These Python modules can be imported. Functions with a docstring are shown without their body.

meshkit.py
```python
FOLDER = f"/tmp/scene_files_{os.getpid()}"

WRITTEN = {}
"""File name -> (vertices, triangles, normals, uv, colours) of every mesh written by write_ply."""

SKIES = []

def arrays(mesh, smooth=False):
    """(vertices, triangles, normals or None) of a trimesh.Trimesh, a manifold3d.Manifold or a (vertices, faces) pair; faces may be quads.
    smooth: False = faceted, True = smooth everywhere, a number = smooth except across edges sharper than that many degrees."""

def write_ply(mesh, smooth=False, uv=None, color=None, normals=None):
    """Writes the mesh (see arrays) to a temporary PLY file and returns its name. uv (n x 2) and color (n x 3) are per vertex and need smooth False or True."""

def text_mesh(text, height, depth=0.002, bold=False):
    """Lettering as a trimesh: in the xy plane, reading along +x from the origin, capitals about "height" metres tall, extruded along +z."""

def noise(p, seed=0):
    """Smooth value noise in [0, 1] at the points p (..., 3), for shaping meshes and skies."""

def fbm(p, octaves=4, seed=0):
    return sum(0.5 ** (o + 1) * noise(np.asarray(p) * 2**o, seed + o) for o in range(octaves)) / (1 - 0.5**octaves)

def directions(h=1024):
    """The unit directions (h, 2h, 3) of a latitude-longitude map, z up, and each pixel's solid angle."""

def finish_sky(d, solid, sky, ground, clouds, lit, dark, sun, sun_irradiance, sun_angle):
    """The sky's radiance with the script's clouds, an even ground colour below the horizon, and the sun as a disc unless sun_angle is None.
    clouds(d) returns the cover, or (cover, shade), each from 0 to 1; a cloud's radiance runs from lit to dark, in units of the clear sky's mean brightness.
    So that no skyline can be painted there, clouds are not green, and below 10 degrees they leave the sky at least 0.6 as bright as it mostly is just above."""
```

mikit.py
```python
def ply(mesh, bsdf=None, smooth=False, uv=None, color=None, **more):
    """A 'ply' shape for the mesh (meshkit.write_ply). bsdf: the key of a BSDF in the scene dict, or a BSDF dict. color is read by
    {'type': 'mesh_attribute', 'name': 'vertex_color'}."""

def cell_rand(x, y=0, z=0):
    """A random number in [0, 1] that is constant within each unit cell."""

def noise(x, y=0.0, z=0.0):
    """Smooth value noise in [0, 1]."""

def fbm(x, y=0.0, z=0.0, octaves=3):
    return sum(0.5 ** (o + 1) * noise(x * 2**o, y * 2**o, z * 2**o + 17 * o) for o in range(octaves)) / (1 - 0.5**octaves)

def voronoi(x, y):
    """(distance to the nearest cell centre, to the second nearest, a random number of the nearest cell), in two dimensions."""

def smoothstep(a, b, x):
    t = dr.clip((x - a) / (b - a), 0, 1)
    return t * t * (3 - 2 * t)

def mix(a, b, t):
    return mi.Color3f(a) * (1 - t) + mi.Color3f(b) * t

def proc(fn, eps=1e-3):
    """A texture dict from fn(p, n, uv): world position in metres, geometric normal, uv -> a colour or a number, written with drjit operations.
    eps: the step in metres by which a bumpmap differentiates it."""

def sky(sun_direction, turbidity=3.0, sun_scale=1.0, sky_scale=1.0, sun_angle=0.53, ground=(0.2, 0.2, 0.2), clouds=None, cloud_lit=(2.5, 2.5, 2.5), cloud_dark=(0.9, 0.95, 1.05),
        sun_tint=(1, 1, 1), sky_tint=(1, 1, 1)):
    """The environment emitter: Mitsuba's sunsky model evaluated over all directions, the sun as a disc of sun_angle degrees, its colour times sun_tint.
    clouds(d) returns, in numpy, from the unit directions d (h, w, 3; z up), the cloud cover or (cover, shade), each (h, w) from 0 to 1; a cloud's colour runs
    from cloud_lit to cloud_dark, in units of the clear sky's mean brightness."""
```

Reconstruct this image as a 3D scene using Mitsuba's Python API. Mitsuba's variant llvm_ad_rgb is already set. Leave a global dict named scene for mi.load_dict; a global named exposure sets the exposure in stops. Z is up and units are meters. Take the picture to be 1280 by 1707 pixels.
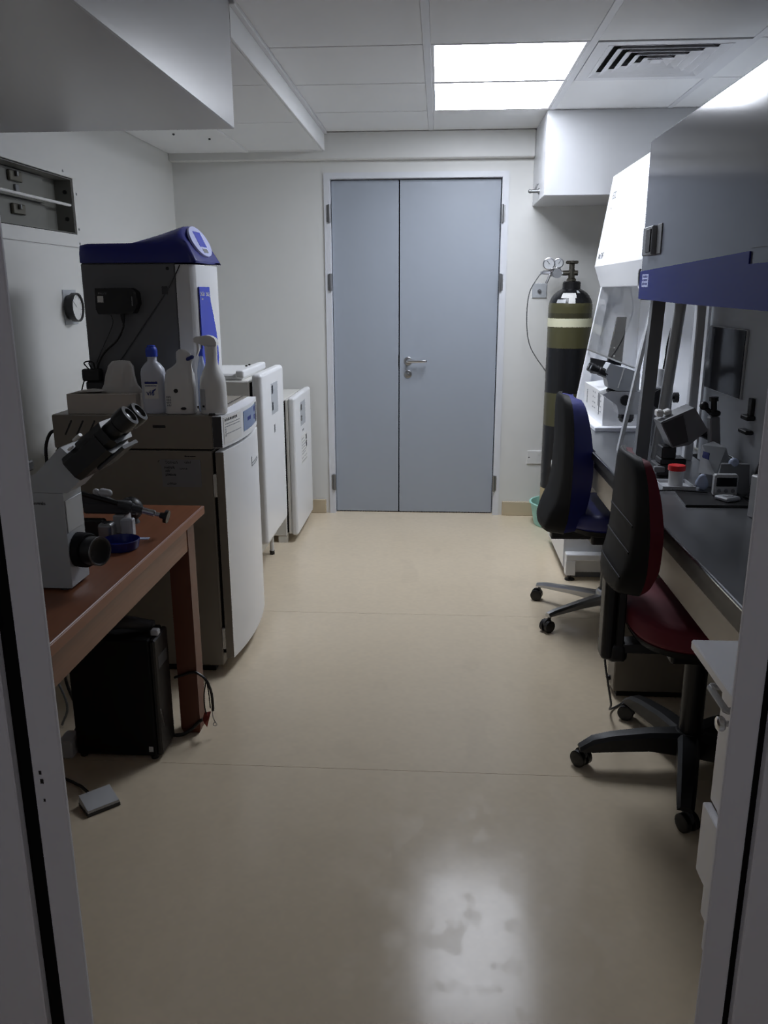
import math, random
import numpy as np, trimesh, manifold3d as m3
from shapely.geometry import Polygon, box as sbox
import drjit as dr, mitsuba as mi
import mikit, meshkit
from mikit import noise, fbm, smoothstep, mix
random.seed(7); np.random.seed(7)
T = mi.ScalarTransform4f
scene, labels = {}, {}

# ------------------------------------------------------------------ camera, light, exposure
W, H, F = 1280, 1707, 1377.5
PITCH, YAW, ROLL, EYE = 0.2604, -0.0660, -0.0032, np.array([0, 0, 1.424])
fw = np.array([math.sin(YAW) * math.cos(PITCH), math.cos(YAW) * math.cos(PITCH), -math.sin(PITCH)])
rt = np.array([math.cos(YAW), -math.sin(YAW), 0.0])
up = np.cross(rt, fw)
up = -math.sin(ROLL) * rt + math.cos(ROLL) * up
scene['camera'] = {'type': 'perspective', 'fov': math.degrees(2 * math.atan(W / 2 / F)), 'fov_axis': 'x', 'near_clip': 0.05, 'far_clip': 60,
                   'to_world': T().look_at(origin=EYE.tolist(), target=(EYE + fw).tolist(), up=up.tolist())}
exposure = 0.53
PANEL_LIGHT = [9.4, 9.9, 10.9]        # the two lit ceiling panels of the room
HALL_LIGHT = [2.2, 2.2, 2.6]         # the dim panel in the corridor where the photographer stands

# ------------------------------------------------------------------ helpers
def numbered(key):
    if key not in scene and key not in labels:
        return key
    i = 1
    while f'{key}_{i:03d}' in scene or f'{key}_{i:03d}' in labels:
        i += 1
    return f'{key}_{i:03d}'

def cat(*ms):
    return trimesh.util.concatenate([m for m in ms])

def add(key, mesh, mat, smooth=False, label=None, parent=None, **more):
    """one entry of the scene; parent makes it a part"""
    k = numbered(f'{parent}__{key}' if parent else key)
    if isinstance(mesh, (list, tuple)) and len(mesh) and isinstance(mesh[0], trimesh.Trimesh):
        mesh = cat(*mesh)
    scene[k] = mikit.ply(mesh, mat, smooth=smooth, **more)
    if label:
        labels[k] = {'label': label}
    return k

def thing(name, label, category, group=None):
    k = numbered(name)
    labels[k] = {'label': label, 'category': category}
    if group:
        labels[k]['group'] = group
    return k

def single(name, mesh, mat, label, category, smooth=False, group=None):
    k = add(name, mesh, mat, smooth)
    labels[k] = {'label': label, 'category': category}
    if group:
        labels[k]['group'] = group
    return k

def struct(name, mesh, mat, label=None, smooth=False):
    k = add(name, mesh, mat, smooth)
    labels[k] = {'kind': 'structure', 'label': label or name.replace('_', ' '), 'category': name.split('_')[0]}
    return k

def struct_root(name, label):
    labels[name] = {'kind': 'structure', 'label': label, 'category': name.split('_')[0]}
    return name

def box(x0, x1, y0, y1, z0, z1, b=0.0):
    if b <= 0:
        m = trimesh.creation.box(extents=[x1 - x0, y1 - y0, z1 - z0])
        m.apply_translation([(x0 + x1) / 2, (y0 + y1) / 2, (z0 + z1) / 2])
        return m
    b = min(b, (x1 - x0) / 2.01, (y1 - y0) / 2.01, (z1 - z0) / 2.01)
    P = []
    for sx in (0, 1):
        for sy in (0, 1):
            for sz in (0, 1):
                x, y, z = (x0, x1)[sx], (y0, y1)[sy], (z0, z1)[sz]
                dx, dy, dz = (b, -b)[sx], (b, -b)[sy], (b, -b)[sz]
                P += [(x, y + dy, z + dz), (x + dx, y, z + dz), (x + dx, y + dy, z)]
    return trimesh.convex.convex_hull(np.array(P))

def man2tri(m):
    k = m.to_mesh()
    return trimesh.Trimesh(np.array(k.vert_properties[:, :3]), np.array(k.tri_verts), process=False)

def rbox(x0, x1, y0, y1, z0, z1, r, seg=16):
    s = m3.Manifold.sphere(r, seg)
    return man2tri(m3.Manifold.batch_hull([s.translate([x, y, z]) for x in (x0 + r, x1 - r) for y in (y0 + r, y1 - r) for z in (z0 + r, z1 - r)]))

def hull(pts):
    return trimesh.convex.convex_hull(np.array(pts, float))

def balls(pr, seg=20):
    """hull of spheres [(x, y, z, r), ...]"""
    return man2tri(m3.Manifold.batch_hull([m3.Manifold.sphere(r, seg).translate([x, y, z]) for x, y, z, r in pr]))

def cyl(p0, p1, r, r1=None, n=24):
    p0, p1 = np.array(p0, float), np.array(p1, float)
    r1 = r if r1 is None else r1
    d = p1 - p0
    L = np.linalg.norm(d)
    return aim(lathe([(0, 0), (r, 0), (r1, L), (0, L)], n), p0, d)

def aim(m, at, d):
    """a mesh built along +z from the origin, turned to the direction d and moved to at"""
    m = m.copy()
    m.apply_transform(trimesh.geometry.align_vectors([0, 0, 1], np.array(d, float) / np.linalg.norm(d)))
    m.apply_translation(at)
    return m

def lathe(prof, n=32, at=(0, 0, 0)):
    m = trimesh.creation.revolve(np.array(prof, float), sections=n)
    m.apply_translation(at)
    return m

def spline(pts, k=8):
    P = np.array(pts, float)
    if len(P) < 3:
        return P
    Q = np.vstack([2 * P[0] - P[1], P, 2 * P[-1] - P[-2]])
    out = []
    for i in range(1, len(Q) - 2):
        for t in np.linspace(0, 1, k, endpoint=False):
            a, b, c, d = Q[i - 1:i + 3]
            out.append(0.5 * (2 * b + (c - a) * t + (2 * a - 5 * b + 4 * c - d) * t * t + (3 * b - a - 3 * c + d) * t ** 3))
    out.append(P[-1])
    return np.array(out)

def tube(pts, r, n=10, k=8, smooth=True):
    P = spline(pts, k) if smooth else np.array(pts, float)
    r = np.full(len(P), r) if np.isscalar(r) else np.interp(np.linspace(0, 1, len(P)), np.linspace(0, 1, len(r)), r)
    t = np.gradient(P, axis=0)
    t /= np.linalg.norm(t, axis=1, keepdims=True) + 1e-12
    u = np.cross(t[0], [0.3, 0.2, 0.93])
    if np.linalg.norm(u) < 1e-3:
        u = np.cross(t[0], [1, 0, 0])
    V = []
    a = np.arange(n) * 2 * math.pi / n
    for i in range(len(P)):
        u = u - t[i] * (u @ t[i])
        u /= np.linalg.norm(u)
        w = np.cross(t[i], u)
        V.append(P[i] + r[i] * (np.cos(a)[:, None] * u + np.sin(a)[:, None] * w))
    return loft(V)

def loft(rings, caps=True):
    N = len(rings[0])
    V = np.vstack(rings)
    Fs = []
    for i in range(len(rings) - 1):
        for j in range(N):
            a, b = i * N + j, i * N + (j + 1) % N
            Fs += [(a, b, b + N), (a, b + N, a + N)]
    if caps:
        c0, c1 = len(V), len(V) + 1
        V = np.vstack([V, rings[0].mean(0), rings[-1].mean(0)])
        k = (len(rings) - 1) * N
        for j in range(N):
            Fs += [(c0, (j + 1) % N, j), (c1, k + j, k + (j + 1) % N)]
    m = trimesh.Trimesh(V, Fs, process=False)
    m.fix_normals()
    return m

def prism(poly, axis, a0, a1):
    """a polygon extruded along x, y or z: points are (y,z), (x,z) or (x,y)"""
    p = poly if isinstance(poly, Polygon) else Polygon(poly)
    m = trimesh.creation.extrude_polygon(p, a1 - a0, engine='earcut')
    v = m.vertices.copy()
    h = v[:, 2] + a0
    if axis == 'y':
        m.vertices = np.stack([v[:, 0], h, v[:, 1]], 1)
    elif axis == 'x':
        m.vertices = np.stack([h, v[:, 0], v[:, 1]], 1)
    else:
        m.vertices = np.stack([v[:, 0], v[:, 1], h], 1)
    m.fix_normals()
    return m

def rot(m, ang, axis, about):
    m = m.copy()
    m.apply_transform(trimesh.transformations.rotation_matrix(ang, axis, about))
    return m

def text(s, h, origin, right, upv, depth=0.0006, bold=False):
    m = meshkit.text_mesh(s, h, depth, bold)
    r, u = np.array(right, float), np.array(upv, float)
    r /= np.linalg.norm(r); u /= np.linalg.norm(u)
    M = np.eye(4)
    M[:3, 0], M[:3, 1], M[:3, 2], M[:3, 3] = r, u, np.cross(r, u), origin
    m.apply_transform(M)
    return m

def ring(cx, cy, z, rx, ry, n=32, p=2.0, rotz=0.0):
    a = np.arange(n) * 2 * math.pi / n
    c, s = np.cos(a), np.sin(a)
    x, y = rx * np.sign(c) * np.abs(c) ** (2 / p), ry * np.sign(s) * np.abs(s) ** (2 / p)
    return np.stack([cx + x, cy + y, np.full(n, z)], 1)

# ------------------------------------------------------------------ materials
def lin(c):
    if isinstance(c, str):
        c = [int(c[i:i + 2], 16) / 255 for i in (1, 3, 5)]
    return [x / 12.92 if x <= 0.04045 else ((x + 0.055) / 1.055) ** 2.4 for x in c]

def mat(name, col, rough=0.5, metal=0.0, spec=0.5, coat=0.0, coatg=0.9, sheen=0.0, bump=None):
    base = col if isinstance(col, dict) else {'type': 'rgb', 'value': lin(col)}
    b = {'type': 'principled', 'base_color': base, 'roughness': rough, 'metallic': metal, 'specular': spec}
    if coat: b.update(clearcoat=coat, clearcoat_gloss=coatg)
    if sheen: b['sheen'] = sheen
    if bump: b = {'type': 'bumpmap', 'tex': mikit.proc(bump[0], eps=bump[2]), 'scale': bump[1], 'b': b}
    scene['mat_' + name] = {'type': 'twosided', 'b': b}
    return 'mat_' + name

def floor_col(p, n, uv):
    a = fbm(p.x * 1.3, p.y * 1.3, 3.0, 3)
    f = fbm(p.x * 60, p.y * 60, 1.0, 2)
    d = smoothstep(0.66, 0.78, fbm(p.x * 7 + 5, p.y * 5, 9.0, 3))
    c = mix(lin('#c7b89f'), lin('#cfc1aa'), a)
    c = c * (0.97 + 0.06 * f)
    return c * (1 - 0.03 * d)

def floor_rough(p, n, uv):
    s = fbm(p.x * 9, p.y * 9, 2.0, 4)
    t = smoothstep(0.55, 0.72, fbm(p.x * 22 + 3, p.y * 16, 5.0, 3))
    return 0.15 + 0.06 * s + 0.06 * t

def floor_bump(p, n, uv):
    return fbm(p.x * 2.2, p.y * 2.2, 0.0, 2) + 0.10 * fbm(p.x * 14, p.y * 14, 4.0, 2)

def wall_bump(p, n, uv):
    return fbm(p.x * 45, p.y * 45, p.z * 45, 2)

def wood_col(p, n, uv):
    w = fbm(p.x * 26, p.y * 2.2, p.z * 26, 3)
    g = noise(p.x * 230, p.y * 6, p.z * 230)
    return mix(lin('#70432d'), lin('#845339'), w) * (0.9 + 0.14 * g)

def cyl_col(p, n, uv):
    z = p.z
    olive, black, cream = mi.Color3f(lin('#4b4930')), mi.Color3f(lin('#121316')), mi.Color3f(lin('#d6d9a6'))
    beige = mi.Color3f(lin('#b3a37c'))
    c = dr.select(z > 1.357, black, olive)
    c = dr.select((z > 1.272) & (z <= 1.300), mi.Color3f(lin('#3a3826')), c)
    c = dr.select((z > 0.834) & (z <= 1.099), black, dr.select(z <= 0.834, olive, c))
    c = dr.select(z <= 0.635, black, c)
    c = dr.select(z <= 0.244, beige, c)
    return c * (0.85 + 0.25 * fbm(p.x * 20, p.y * 20, z * 9, 3))

def fabric_bump(p, n, uv):
    return noise(p.x * 700, p.y * 700, p.z * 700)

def steel_rough(p, n, uv):
    return 0.22 + 0.2 * fbm(p.x * 9, p.y * 3, p.z * 9, 3)

scene['mat_floor'] = {'type': 'twosided', 'b': {'type': 'bumpmap', 'tex': mikit.proc(floor_bump, eps=4e-3), 'scale': 0.0016, 'b': {
    'type': 'principled', 'base_color': mikit.proc(floor_col), 'roughness': mikit.proc(floor_rough), 'specular': 0.24}}}
mat('joint', '#4a4238', 0.8)
mat('skirting', '#bbad93', 0.4)
mat('wall', '#d2d2cf', 0.42, spec=0.35)
mat('ceiling', '#dadbdb', 0.7, spec=0.2)
mat('grid', '#cfd0d2', 0.45)
mat('gloss_white', '#dadade', 0.22, spec=0.5)
mat('door', '#989fa9', 0.42)
mat('frame', '#cfd1d6', 0.35)
mat('jamb', '#d9dae2', 0.4)
mat('black_rubber', '#050506', 0.8, spec=0.2)
mat('steel', '#a9aaac', 0.3, 1.0)
mat('dull_steel', '#8c8d8e', 0.42, 1.0)
mat('chrome', '#d8d8da', 0.12, 1.0)
mat('silver', '#b4b5b8', 0.28, 1.0)
mat('brass_dark', '#6d6a60', 0.35, 1.0)
mat('appliance', '#c9c8c2', 0.38)
mat('appliance_beige', '#7c766c', 0.45)
mat('appliance_white', '#d9dadb', 0.3)
mat('panel_grey', '#a9adb1', 0.4)
mat('dark_gap', '#0d0c0b', 0.8, spec=0.2)
mat('black', '#0b0b0d', 0.4)
mat('black_matte', '#0a0a0c', 0.7, spec=0.25)
mat('charcoal', '#3a3a3d', 0.6)
mat('dark_grey', '#37383b', 0.5)
mat('mid_grey', '#75777a', 0.45)
mat('light_grey', '#b6b8ba', 0.4)
mat('scope_white', '#a9adb1', 0.35)
mat('blue_lid', '#131a74', 0.3, coat=0.4)
mat('appliance_grey', '#646567', 0.42)
mat('cabinet_metal', '#6f6f69', 0.45)
mat('dark_cushion', '#161a55', 0.4)
mat('blue_badge', '#2c3cb4', 0.35)
mat('blue_cap', '#2c46b6', 0.4)
mat('blue_band', '#1a2470', 0.4, spec=0.12)
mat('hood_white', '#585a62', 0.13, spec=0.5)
mat('boxing', '#b0b1b3', 0.3)
mat('note', '#77777a', 0.7)
mat('hood_bright', '#e2e4e8', 0.3)
mat('lilac', '#b9bfe6', 0.35)
mat('lcd', '#6f7fa0', 0.25)
mat('paper', '#d3d3d0', 0.7)
mat('ink', '#26262a', 0.7)
mat('ink_blue', '#1d2a72', 0.6)
mat('ink_grey', '#8b8d90', 0.7)
mat('plastic_white', '#d4d4d2', 0.35)
mat('card', '#b8b1a8', 0.7)
mat('tissue', '#c6c3bf', 0.85)
mat('bottle', '#c2c6d0', 0.3)
mat('wood', mikit.proc(wood_col), 0.38)
mat('wood_edge', '#8b5439', 0.42)
mat('wood_leg', '#5c301f', 0.42)
mat('cylinder_paint', mikit.proc(cyl_col), 0.3)
mat('cream', '#d2d1b4', 0.45)
mat('teal', '#9bcfc4', 0.4)
mat('blue_fabric', '#1a2068', 0.38, coat=0.6, coatg=0.8, bump=(fabric_bump, 0.0006, 4e-4))
mat('red_fabric', '#661425', 0.72, sheen=0.4, bump=(fabric_bump, 0.0006, 4e-4))
mat('shell', '#090909', 0.6, spec=0.22)
mat('apron', '#c5bdae', 0.45)
mat('red_lid', '#d8262a', 0.4)
mat('blue_dish', '#121d68', 0.2, coat=0.5)
mat('pale_blue', '#a9b5cf', 0.4)
mat('translucent', '#b9bcc0', 0.35)
mat('copper', '#7a2c24', 0.5)
scene['mat_worksteel'] = {'type': 'twosided', 'b': {'type': 'principled', 'base_color': {'type': 'rgb', 'value': lin('#a3a5a8')}, 'metallic': 1.0, 'roughness': mikit.proc(steel_rough), 'specular': 0.5}}
mat('screen', '#0a0d13', 0.12, spec=0.3)
mat('hood_inner', '#8f9296', 0.35)
scene['mat_glass'] = {'type': 'thindielectric', 'int_ior': 1.35, 'specular_reflectance': {'type': 'rgb', 'value': 0.3}}
scene['mat_lamp'] = {'type': 'twosided', 'b': {'type': 'diffuse', 'reflectance': {'type': 'rgb', 'value': [0.85, 0.85, 0.85]}}}

# ================================================================== THE ROOM
XL, XR, YF, YB, ZC, ZL = -1.635, 1.47, 1.10, 5.336, 2.334, 2.230     # left, right, doorway, back, ceiling, low ceiling
XB = -0.693                                                           # face of the dropped ceiling

# floor: vinyl sheets with welded seams
fl = struct('floor', box(-2.2, 2.1, -2.2, 5.9, -0.12, -0.004), 'mat_joint', 'beige vinyl sheet floor with fine seams')
for y0, y1 in ((-2.2, 0.9), (0.9, 2.251), (2.251, 3.528), (3.528, 5.9)):
    add('vinyl_sheet', box(-2.2, 2.1, y0 + 0.0007, y1 - 0.0007, -0.004, 0.0), 'mat_floor', parent=fl)

def wall_with_hole(x0, x1, y0, y1, z0, z1, hole):
    a = m3.Manifold.cube([x1 - x0, y1 - y0, z1 - z0]).translate([x0, y0, z0])
    h = m3.Manifold.cube([hole[1] - hole[0], hole[3] - hole[2], hole[5] - hole[4]]).translate([hole[0], hole[2], hole[4]])
    return man2tri(a - h)

# back wall with the double door's opening
struct('wall_back', wall_with_hole(-1.9, 1.75, 5.30, 5.50, -0.1, 2.6, (-0.695, 0.388, 5.2, 5.6, -0.2, 2.10)), 'mat_wall', 'white painted back wall around the grey double door')
struct('trim_1', box(XL + 0.0005, 0.5445, 5.235, 5.2995, 2.185, ZC - 0.0005, 0.004), 'mat_wall', 'shallow white beam along the top of the back wall above the door')
struct('wall_right', box(XR, XR + 0.15, 1.1, 5.4, -0.1, 2.6), 'mat_wall', 'white painted right wall behind the hoods')
# left wall with the recess of the metal cabinet
struct('wall_left', wall_with_hole(XL - 0.2, XL, 1.1, 5.4, -0.1, 2.6, (XL - 0.085, XL + 0.1, 3.00, 3.813, 1.676, 1.913)), 'mat_wall', 'white painted left wall with a recess near the hanging duct')
add('cover_board', box(XL, XL + 0.006, 2.80, 3.86, 0.10, 1.618, 0.0015), 'mat_wall', parent='wall_left')
add('cover_board', wall_with_hole(XL, XL + 0.006, 2.80, 3.86, 1.622, 1.949, (XL - 0.1, XL + 0.1, 3.00, 3.813, 1.676, 1.913)), 'mat_wall', parent='wall_left')
for y, z in ((3.12, 1.642), (3.83, 1.638), (3.835, 1.70), (3.84, 1.85), (3.72, 1.932)):
    add('screw', lathe([(0, 0), (0.006, 0), (0.005, 0.002), (0, 0.003)], 12).apply_transform(trimesh.transformations.rotation_matrix(math.pi / 2, [0, 1, 0])).apply_translation([XL + 0.006, y, z]), 'mat_dull_steel', parent='wall_left', smooth=30)
add('skirting_board', box(XL, -0.735, 5.285, 5.301, 0, 0.092, 0.003), 'mat_skirting', parent='wall_back')
add('skirting_board', box(0.425, XR, 5.285, 5.301, 0, 0.094, 0.003), 'mat_skirting', parent='wall_back')

# ceiling: slab, tiles and exposed bars
ce = struct('ceiling', box(-2.0, 2.0, 1.0, 5.6, ZC + 0.02, ZC + 0.14), 'mat_dark_gap', 'suspended ceiling of white tiles in a metal grid')
rows = [3.5076 - 0.6 * k for k in (4, 3, 2, 1)] + [3.5076, 4.1076, 4.7076, 5.24]
cols = [(-0.672, -0.078), (-0.048, 0.553), (0.583, 1.152), (1.180, 1.47)]
for i in range(len(rows) - 1):
    for j, (x0, x1) in enumerate(cols):
        y0, y1 = rows[i] + 0.0042, rows[i + 1] - 0.0042
        if y1 < 1.2:
            continue
        if j == 1 and i in (4, 5):
            continue                       # the lit panels
        if j == 2 and i == 4:
            continue                       # the air diffuser
        add('tile', box(x0, x1, max(y0, 1.12), y1, ZC + 0.0005, ZC + 0.02, 0.0012), 'mat_ceiling', parent=ce)
for x0, x1 in ((-0.0775, -0.0485), (0.5535, 0.5825), (1.1525, 1.1795)):
    add('grid_bar', box(x0, x1, 1.12, 5.235, ZC - 0.002, ZC + 0.02, 0.001), 'mat_grid', parent=ce)
add('edge_trim', box(XB - 0.01, -0.6725, 2.955, 5.235, ZC - 0.012, ZC + 0.02, 0.003), 'mat_grid', parent=ce)

# dropped ceiling along the left wall, its boards, and the boxed duct that hangs in front of it
dc = struct('trim_2', box(XL, XB - 0.0105, 2.955, 5.2345, ZL + 0.012, ZC + 0.12), 'mat_ceiling', 'dropped white ceiling strip along the left wall')
for x0, x1, zz in ((-1.630, -1.175, ZL - 0.004), (-1.140, -0.704, ZL)):
    for y0, y1 in ((2.957, 3.62), (3.622, 4.38), (4.382, 5.20)):
        add('ceiling_board', box(x0, x1, y0 + 0.0015, y1 - 0.0015, zz, ZL + 0.013, 0.001), 'mat_ceiling', parent=dc)
add('batten', box(-1.176, -1.139, 2.957, 5.20, ZL - 0.009, ZL + 0.0121, 0.002), 'mat_ceiling', parent=dc)
add('cornice', box(XL + 0.002, XB - 0.012, 5.2015, 5.2345, ZL - 0.002, ZL + 0.0119, 0.001), 'mat_ceiling', parent=dc)
add('fascia', box(XB - 0.010, XB + 0.002, 2.96, 5.2345, ZL, ZC - 0.0125, 0.002), 'mat_ceiling', parent=dc)
for x, y in ((-1.157, 3.85), (-1.157, 4.45), (-1.25, 4.75), (-1.40, 4.6), (-1.42, 4.3)):
    add('screw', cyl((x, y, ZL - 0.0115), (x, y, ZL - 0.004), 0.006, n=10), 'mat_dark_grey', parent=dc)
struct('trim_3', box(XL, XB + 0.002, 1.12, 2.955, 1.950, ZC + 0.019, 0.003), 'mat_boxing', 'large boxed duct hanging in the upper left corner')
# boxed duct in the right back corner
struct('trim_4', box(0.545, XR, 4.72, 5.301, 1.915, ZC - 0.001, 0.003), 'mat_boxing', 'white boxed duct in the upper right back corner above the gas cylinder')

# near wall with the doorway, and the corridor behind the photographer
struct('wall_front', man2tri(m3.Manifold.cube([4.1, 0.11, 2.7]).translate([-2.1, 1.11, -0.1]) - m3.Manifold.cube([1.16, 0.5, 2.4]).translate([-0.66, 0.9, -0.2])), 'mat_wall', 'front wall holding the doorway that the view is taken through')
d2 = struct_root('door_2', 'pale grey metal doorway frame with black seals close to the viewer on both sides')
add('jamb', box(-0.6225, -0.5735, 1.10, 1.108, 0, 2.2, 0.002), 'mat_jamb', parent=d2)
add('seal', box(-0.6495, -0.6226, 1.1095, 1.20, 0, 2.2), 'mat_black_rubber', parent=d2)
add('jamb', box(-0.80, -0.6486, 1.092, 1.1094, 0, 2.2, 0.002), 'mat_jamb', parent=d2)
add('jamb', box(0.4255, 0.4672, 1.10, 1.108, 0, 2.2, 0.002), 'mat_jamb', parent=d2)
add('seal', box(0.4673, 0.4795, 1.1095, 1.20, 0, 2.2), 'mat_black_rubber', parent=d2)
add('jamb', box(0.4786, 0.66, 1.092, 1.1094, 0, 2.2, 0.002), 'mat_jamb', parent=d2)
add('lintel', box(-0.80, 0.66, 1.092, 1.108, 2.2001, 2.26, 0.002), 'mat_jamb', parent=d2)
for x, z, s in ((-0.612, 0.70, 0.004), (-0.611, 0.684, 0.005), (-0.6095, 0.652, 0.003)):
    add('paint_chip', box(x, x + s, 1.0993, 1.1001, z, z + s * 1.6), 'mat_black', parent=d2)
struct('wall_corridor_left', box(-1.15, -1.0, -2.2, 1.089, -0.1, 2.6), 'mat_wall', 'corridor wall on the left behind the viewer')
struct('wall_corridor_right', box(1.0, 1.15, -2.2, 1.089, -0.1, 2.6), 'mat_wall', 'corridor wall on the right behind the viewer')
struct('wall_corridor_end', box(-1.15, 1.15, -2.3, -2.2, -0.1, 2.6), 'mat_wall', 'corridor end wall behind the viewer')
struct('ceiling_corridor', box(-1.15, 1.15, -2.3, 1.10, 2.45, 2.55), 'mat_ceiling', 'corridor ceiling behind the viewer')

def lamp_panel(name, x0, x1, y0, y1, z, rad, label, group=None):
    t = thing(name, label, 'ceiling light', group)
    e = 0.012
    fr = m3.Manifold.cube([x1 - x0, y1 - y0, 0.018]).translate([x0, y0, z]) - m3.Manifold.cube([x1 - x0 - 2 * e, y1 - y0 - 2 * e, 0.1]).translate([x0 + e, y0 + e, z - 0.02])
    add('frame', man2tri(fr), 'mat_grid', parent=t)
    m = box(x0 + e + 0.0002, x1 - e - 0.0002, y0 + e + 0.0002, y1 - e - 0.0002, z + 0.002, z + 0.016)
    keep = m.face_normals[:, 2] < 0.5
    m.update_faces(keep)
    add('diffuser', m, 'mat_lamp', parent=t, emitter={'type': 'area', 'radiance': {'type': 'rgb', 'value': rad}})
    return t
lamp_panel('ceiling_light', -0.048, 0.553, 3.5085, 4.1050, ZC, PANEL_LIGHT, 'lit white ceiling panel nearer to the viewer, beside the air vent')
lamp_panel('ceiling_light', -0.048, 0.553, 4.1100, 4.7065, ZC, PANEL_LIGHT, 'lit white ceiling panel farther away, nearest to the grey door')
lamp_panel('corridor_light', -0.3, 0.3, -1.1, -0.5, 2.43, HALL_LIGHT, 'dim corridor ceiling panel behind the viewer')

# air diffuser beside the lights
t = thing('air_vent', 'square white ceiling air vent with nested slats beside the lit panels', 'vent')
ax0, ax1, ay0, ay1 = 0.585, 1.151, 3.511, 4.105
acx, acy = (ax0 + ax1) / 2, (ay0 + ay1) / 2
def sqring(hw, hy, w, z0, z1):
    o = m3.Manifold.cube([2 * hw, 2 * hy, z1 - z0]).translate([acx - hw, acy - hy, z0])
    i = m3.Manifold.cube([2 * (hw - w), 2 * (hy - w), 1]).translate([acx - hw + w, acy - hy + w, z0 - 0.5])
    return man2tri(o - i)
add('back_plate', box(ax0, ax1, ay0, ay1, ZC + 0.016, ZC + 0.0199), 'mat_dark_gap', parent=t)
add('frame', sqring((ax1 - ax0) / 2, (ay1 - ay0) / 2, 0.045, ZC - 0.004, ZC + 0.015), 'mat_grid', parent=t)
def slat(hw, hy):
    # a square ring whose section slopes outward and down
    V, Fs = [], []
    secs = [(hw, hy, ZC - 0.005), (hw - 0.004, hy - 0.004, ZC - 0.005), (hw - 0.034, hy - 0.034, ZC + 0.012), (hw - 0.031, hy - 0.031, ZC + 0.015)]
    rings = [np.array([(acx - a, acy - b, z), (acx + a, acy - b, z), (acx + a, acy + b, z), (acx - a, acy + b, z)]) for a, b, z in secs]
    V = np.vstack(rings)
    for i in range(4):
        for j in range(4):
            a, b = i * 4 + j, i * 4 + (j + 1) % 4
            c, d = ((i + 1) % 4) * 4 + (j + 1) % 4, ((i + 1) % 4) * 4 + j
            Fs += [(a, b, c), (a, c, d)]
    m = trimesh.Trimesh(V, Fs, process=False); m.fix_normals()
    return m
for k in range(5):
    add('slat', slat(0.238 - 0.044 * k, 0.250 - 0.047 * k), 'mat_grid', parent=t)
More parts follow.
